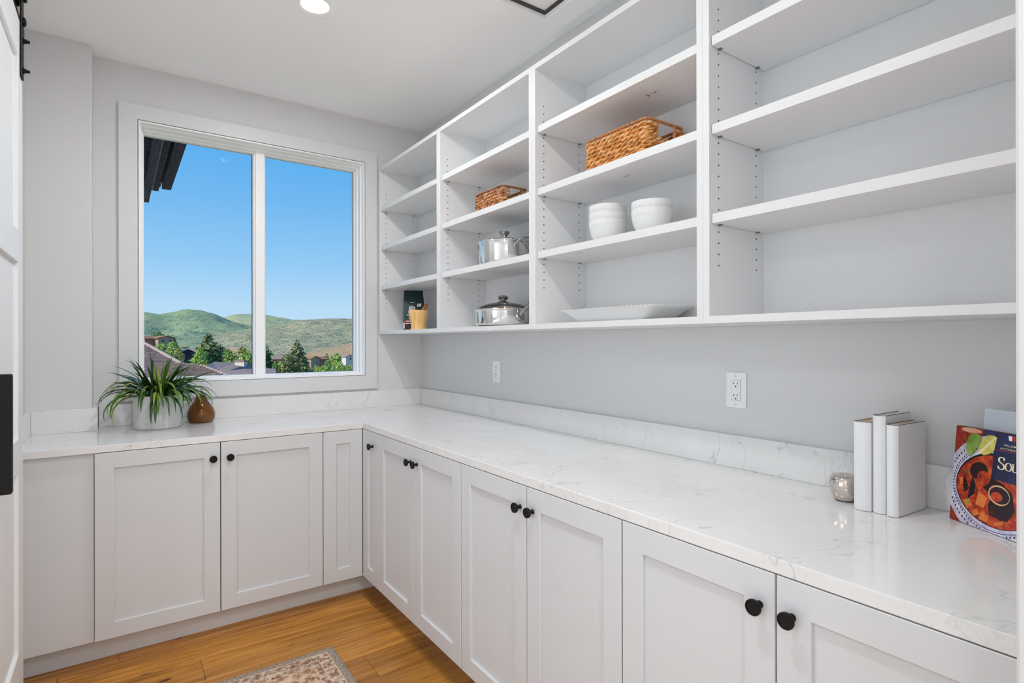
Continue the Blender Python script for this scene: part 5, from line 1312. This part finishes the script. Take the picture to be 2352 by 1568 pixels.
stepped_roof('b', far(380, 872, 10.6), far(524, 864, 10.9), far(405, 834, 12.6), far(466, 841, 12.6), 9, lowr, 2)
MB().tube([far(466, 841, 12.6), far(524, 864, 10.9)], 0.04, 6).build('hip_cap', RIDGECAP, lowr)
MB().tube([far(400, 833.5, 12.6), far(466, 841, 12.6)], 0.03, 6).build('ridge_cap', SHINGLE, lowr)

# house with the chimney
hc_ = thing('chimney_house', far(530, 880, 75), 'low grey-roofed house with a cream chimney left of the mullion', 'house')
for nm, pts in (('roof_slope', ((472, 840.5, 70), (490, 831, 80), (542, 832, 86), (497, 850, 70))), ('roof_slope', ((503, 847, 67), (542, 832, 84), (566, 837, 82), (530, 849.5, 66))),
                ('roof_slope', ((497, 850, 64), (530, 843, 78), (634, 846, 76), (634, 858, 60), (523, 859, 60))), ('roof_slope', ((472, 841, 70.3), (497, 850.5, 70), (508, 853, 64), (500, 858, 62), (480, 856, 64)))):
    p, d_ = quad([far(*q) for q in pts]); MB().prism(p, d_).build(nm, ROOFG, hc_)
MB().prism([far(*q) for q in ((531, 849.6, 66.2), (566, 837.6, 81.5), (582, 832.5, 84), (600, 832.5, 84), (600, 850.5, 74), (560, 850.5, 70))], Vector((0.1, 0.3, -0.05))).build('gable_wall', DARKSIDE, hc_)  # shade on this gable end painted in with the dark siding colour
MB().prism([far(*q) for q in ((472, 839.8, 69.8), (497, 849.2, 69.8), (497, 850.6, 69.8), (472, 841.4, 69.8))], Vector((0.05, 0.12, 0))).build('fascia', WHITET, hc_)
cb = far(553, 838, 77); ax_ = Vector((0.93, -0.36, 0)).normalized(); ay_ = Vector((0.36, 0.93, 0))
def cbox(w_, d_, z0, z1): return [cb + ax_ * (sx * w_) + ay_ * (sy * d_) + Vector((0, 0, z)) for z in (z0, z1) for sx, sy in ((-1, -1), (1, -1), (1, 1), (-1, 1))]
BF = [(0, 3, 2, 1), (4, 5, 6, 7), (0, 1, 5, 4), (1, 2, 6, 5), (2, 3, 7, 6), (3, 0, 4, 7)]
ax_ = Vector((math.cos(0.35), -math.sin(0.35), 0)) if False else Vector((math.cos(-0.55), math.sin(-0.55), 0)); ay_ = Vector((-ax_.y, ax_.x, 0))
ch = MB().add(cbox(0.62, 0.42, -0.9, 0.62), BF).build('chimney', CREAMW, hc_)
MB().add(cbox(0.66, 0.46, 0.42, 0.70), BF).build('chimney_cap', ROOFG, ch)
for a, b_ in ((493, 843.5), (505, 843.0)):
    q = far(a, b_, 74); MB().tube([q - Vector((0, 0, 0.4)), q], 0.07, 8).build('vent_pipe', WHITET, hc_)

def gable_house(nm, px, depth, base_py, w_, d_, wall_h, rise, yaw, wallm, roofm, lab, wins=(), fascia=None):
    b = far(px, base_py, depth); t = thing(nm, b, lab, 'house')
    ca, sa = math.cos(yaw), math.sin(yaw)
    def P(x, y_, z): return (b.x + x * ca - y_ * sa, b.y + x * sa + y_ * ca, b.z + z)
    hw2, hd2 = w_ / 2, d_ / 2
    vs = [P(-hw2, -hd2, -3), P(hw2, -hd2, -3), P(hw2, hd2, -3), P(-hw2, hd2, -3), P(-hw2, -hd2, wall_h), P(hw2, -hd2, wall_h), P(hw2, hd2, wall_h), P(-hw2, hd2, wall_h), P(0, -hd2, wall_h + rise), P(0, hd2, wall_h + rise)]
    MB().add(vs, [(0, 1, 5, 8, 4), (3, 7, 9, 6, 2), (0, 4, 7, 3), (1, 2, 6, 5), (0, 3, 2, 1)]).build('wall', wallm, t)
    o = 0.55
    for s_ in (-1, 1):
        e = s_ * (hw2 + o); ez = wall_h - rise * o / hw2
        MB().prism([P(0, -hd2 - o, wall_h + rise), P(0, hd2 + o, wall_h + rise), P(e, hd2 + o, ez), P(e, -hd2 - o, ez)], (0, 0, 0.22)).build('roof_slope', roofm, t)
        if fascia: MB().prism([P(0, -hd2 - o - 0.05, wall_h + rise - 0.1), P(e, -hd2 - o - 0.05, ez - 0.1), P(e, -hd2 - o - 0.05, ez + 0.3), P(0, -hd2 - o - 0.05, wall_h + rise + 0.3)], Vector((sa * 0.05, -ca * 0.05, 0))).build('fascia', fascia, t)
    for (x, z, ww, wh) in wins:
        q = MB().prism([P(x - ww / 2, -hd2 - 0.06, z), P(x + ww / 2, -hd2 - 0.06, z), P(x + ww / 2, -hd2 - 0.06, z + wh), P(x - ww / 2, -hd2 - 0.06, z + wh)], Vector((-sa * -0.03, ca * 0.03, 0))).build('window', WPANE, t)
    return t
gable_house('tan_house', 368, 205, 800, 5.4, 8.0, 3.7, 0.75, 0.42, STUCCO, ROOFT, 'two-storey tan stucco house at the far left of the window', wins=((-1.1, 2.2, 0.6, 0.9), (-1.1, 0.7, 0.6, 0.9), (1.6, 2.3, 0.6, 0.8)))
gable_house('tan_house_wing', 340, 203, 797, 6.0, 5.0, 3.1, 0.8, 0.42 + PI / 2, STUCCO2, ROOFT, 'rose-brown wing attached left of the tan stucco house', wins=((0.5, 1.2, 0.8, 0.9),))
gable_house('dark_house', 433, 228, 824, 4.9, 6.0, 3.0, 1.2, -0.12, DARKSIDE, ROOFD, 'dark gabled house with white fascia in the middle of the left pane', wins=((0.7, 1.6, 1.5, 1.1),), fascia=WHITET)
gable_house('blue_roof_house', 381, 176, 811, 3.2, 4.6, 0.6, 1.3, 0.9, DARKSIDE, ROOFD, 'small blue-grey roofed house just above the near hip roof')
gable_house('low_brown_house', 452, 236, 822, 6.0, 5.0, 2.6, 1.3, PI / 2 - 0.1, DARKSIDE, ROOFG, 'grey-roofed house behind the dark gabled house')
gable_house('white_gable_house', 537, 250, 815, 3.6, 6.0, 1.4, 1.9, 0.7, STUCCO, ROOFG, 'house with a steep pale gable right of the bright green tree', fascia=WHITET)
gable_house('stucco_house', 716, 245, 840, 4.2, 5.0, 3.2, 1.0, 0.35, STUCCO, ROOFT, 'tan gabled house right of the tall spruce in the right pane', wins=((0.9, 0.8, 0.6, 0.8),))
gable_house('stucco_house_wing', 733, 252, 838, 5.0, 4.6, 2.7, 0.9, 0.35 + PI / 2, STUCCO2, ROOFT, 'red-brown wing right of the tan gabled house in the right pane')
gable_house('pale_house', 797, 300, 828, 4.0, 5.0, 2.2, 1.0, 0.2, WHITET, ROOFG, 'small pale house at the right edge of the right pane', wins=((0.6, 0.6, 0.8, 0.9),))
gable_house('brown_house', 641, 235, 836, 5.4, 5.0, 2.3, 1.1, 1.3, STUCCO2, ROOFG, 'brown-walled house half hidden left of the tall spruce')
gable_house('orange_roof_house', 656, 262, 832, 5.4, 5.0, 2.4, 1.1, 1.4, STUCCO2, ROOFT, 'house with an orange tile roof directly behind the spreading pine')

# ------------------------------------------------------------------ own roof overhang, upper left of the window
ea = thing('roof_overhang', (0.2, 5.6, 2.9), 'dark stained roof overhang with boards and gutter at the upper left of the window', 'roof')
STAIN = simple_noise_mat('dark_stained_timber', 14, ((0.3, rgb(40, 40, 52)), (0.5, rgb(58, 54, 70)), (0.75, rgb(88, 82, 96))), 0.7, 6, stretch=(5, 0.5, 5), spec=0.2)
STAIN2 = simple_noise_mat('dark_rough_soffit', 18, ((0.3, rgb(26, 30, 40)), (0.5, rgb(46, 50, 62)), (0.75, rgb(78, 78, 90))), 0.85, 6, stretch=(0.6, 4, 4), spec=0.1)
FLASH = flat('grey_metal_flashing', rgb(96, 104, 132), 0.4)
bx('soffit', (-1.6, 0.262, 3.70, 6.95, 2.835, 2.875), STAIN2, ea)
bx('frieze_board', (0.205, 0.262, 3.70, 6.95, 2.790, 2.8345), STAIN, ea)
bx('flashing', (0.272, 0.300, 3.70, 7.05, 2.945, 2.975), FLASH, ea)
bx('inner_board', (0.300, 0.352, 3.70, 7.05, 2.945, 3.000), STAIN, ea)
bx('gutter_gap', (0.352, 0.385, 3.70, 7.35, 3.060, 3.100), STAIN2, ea)
bx('fascia_board', (0.385, 0.470, 3.70, 7.10, 2.985, 3.110), STAIN, ea)
bx('drip_edge', (0.470, 0.486, 3.70, 7.28, 3.055, 3.115), STAIN, ea)
bx('roof_deck', (-1.6, 0.480, 3.70, 7.30, 3.116, 3.160), STAIN2, ea)
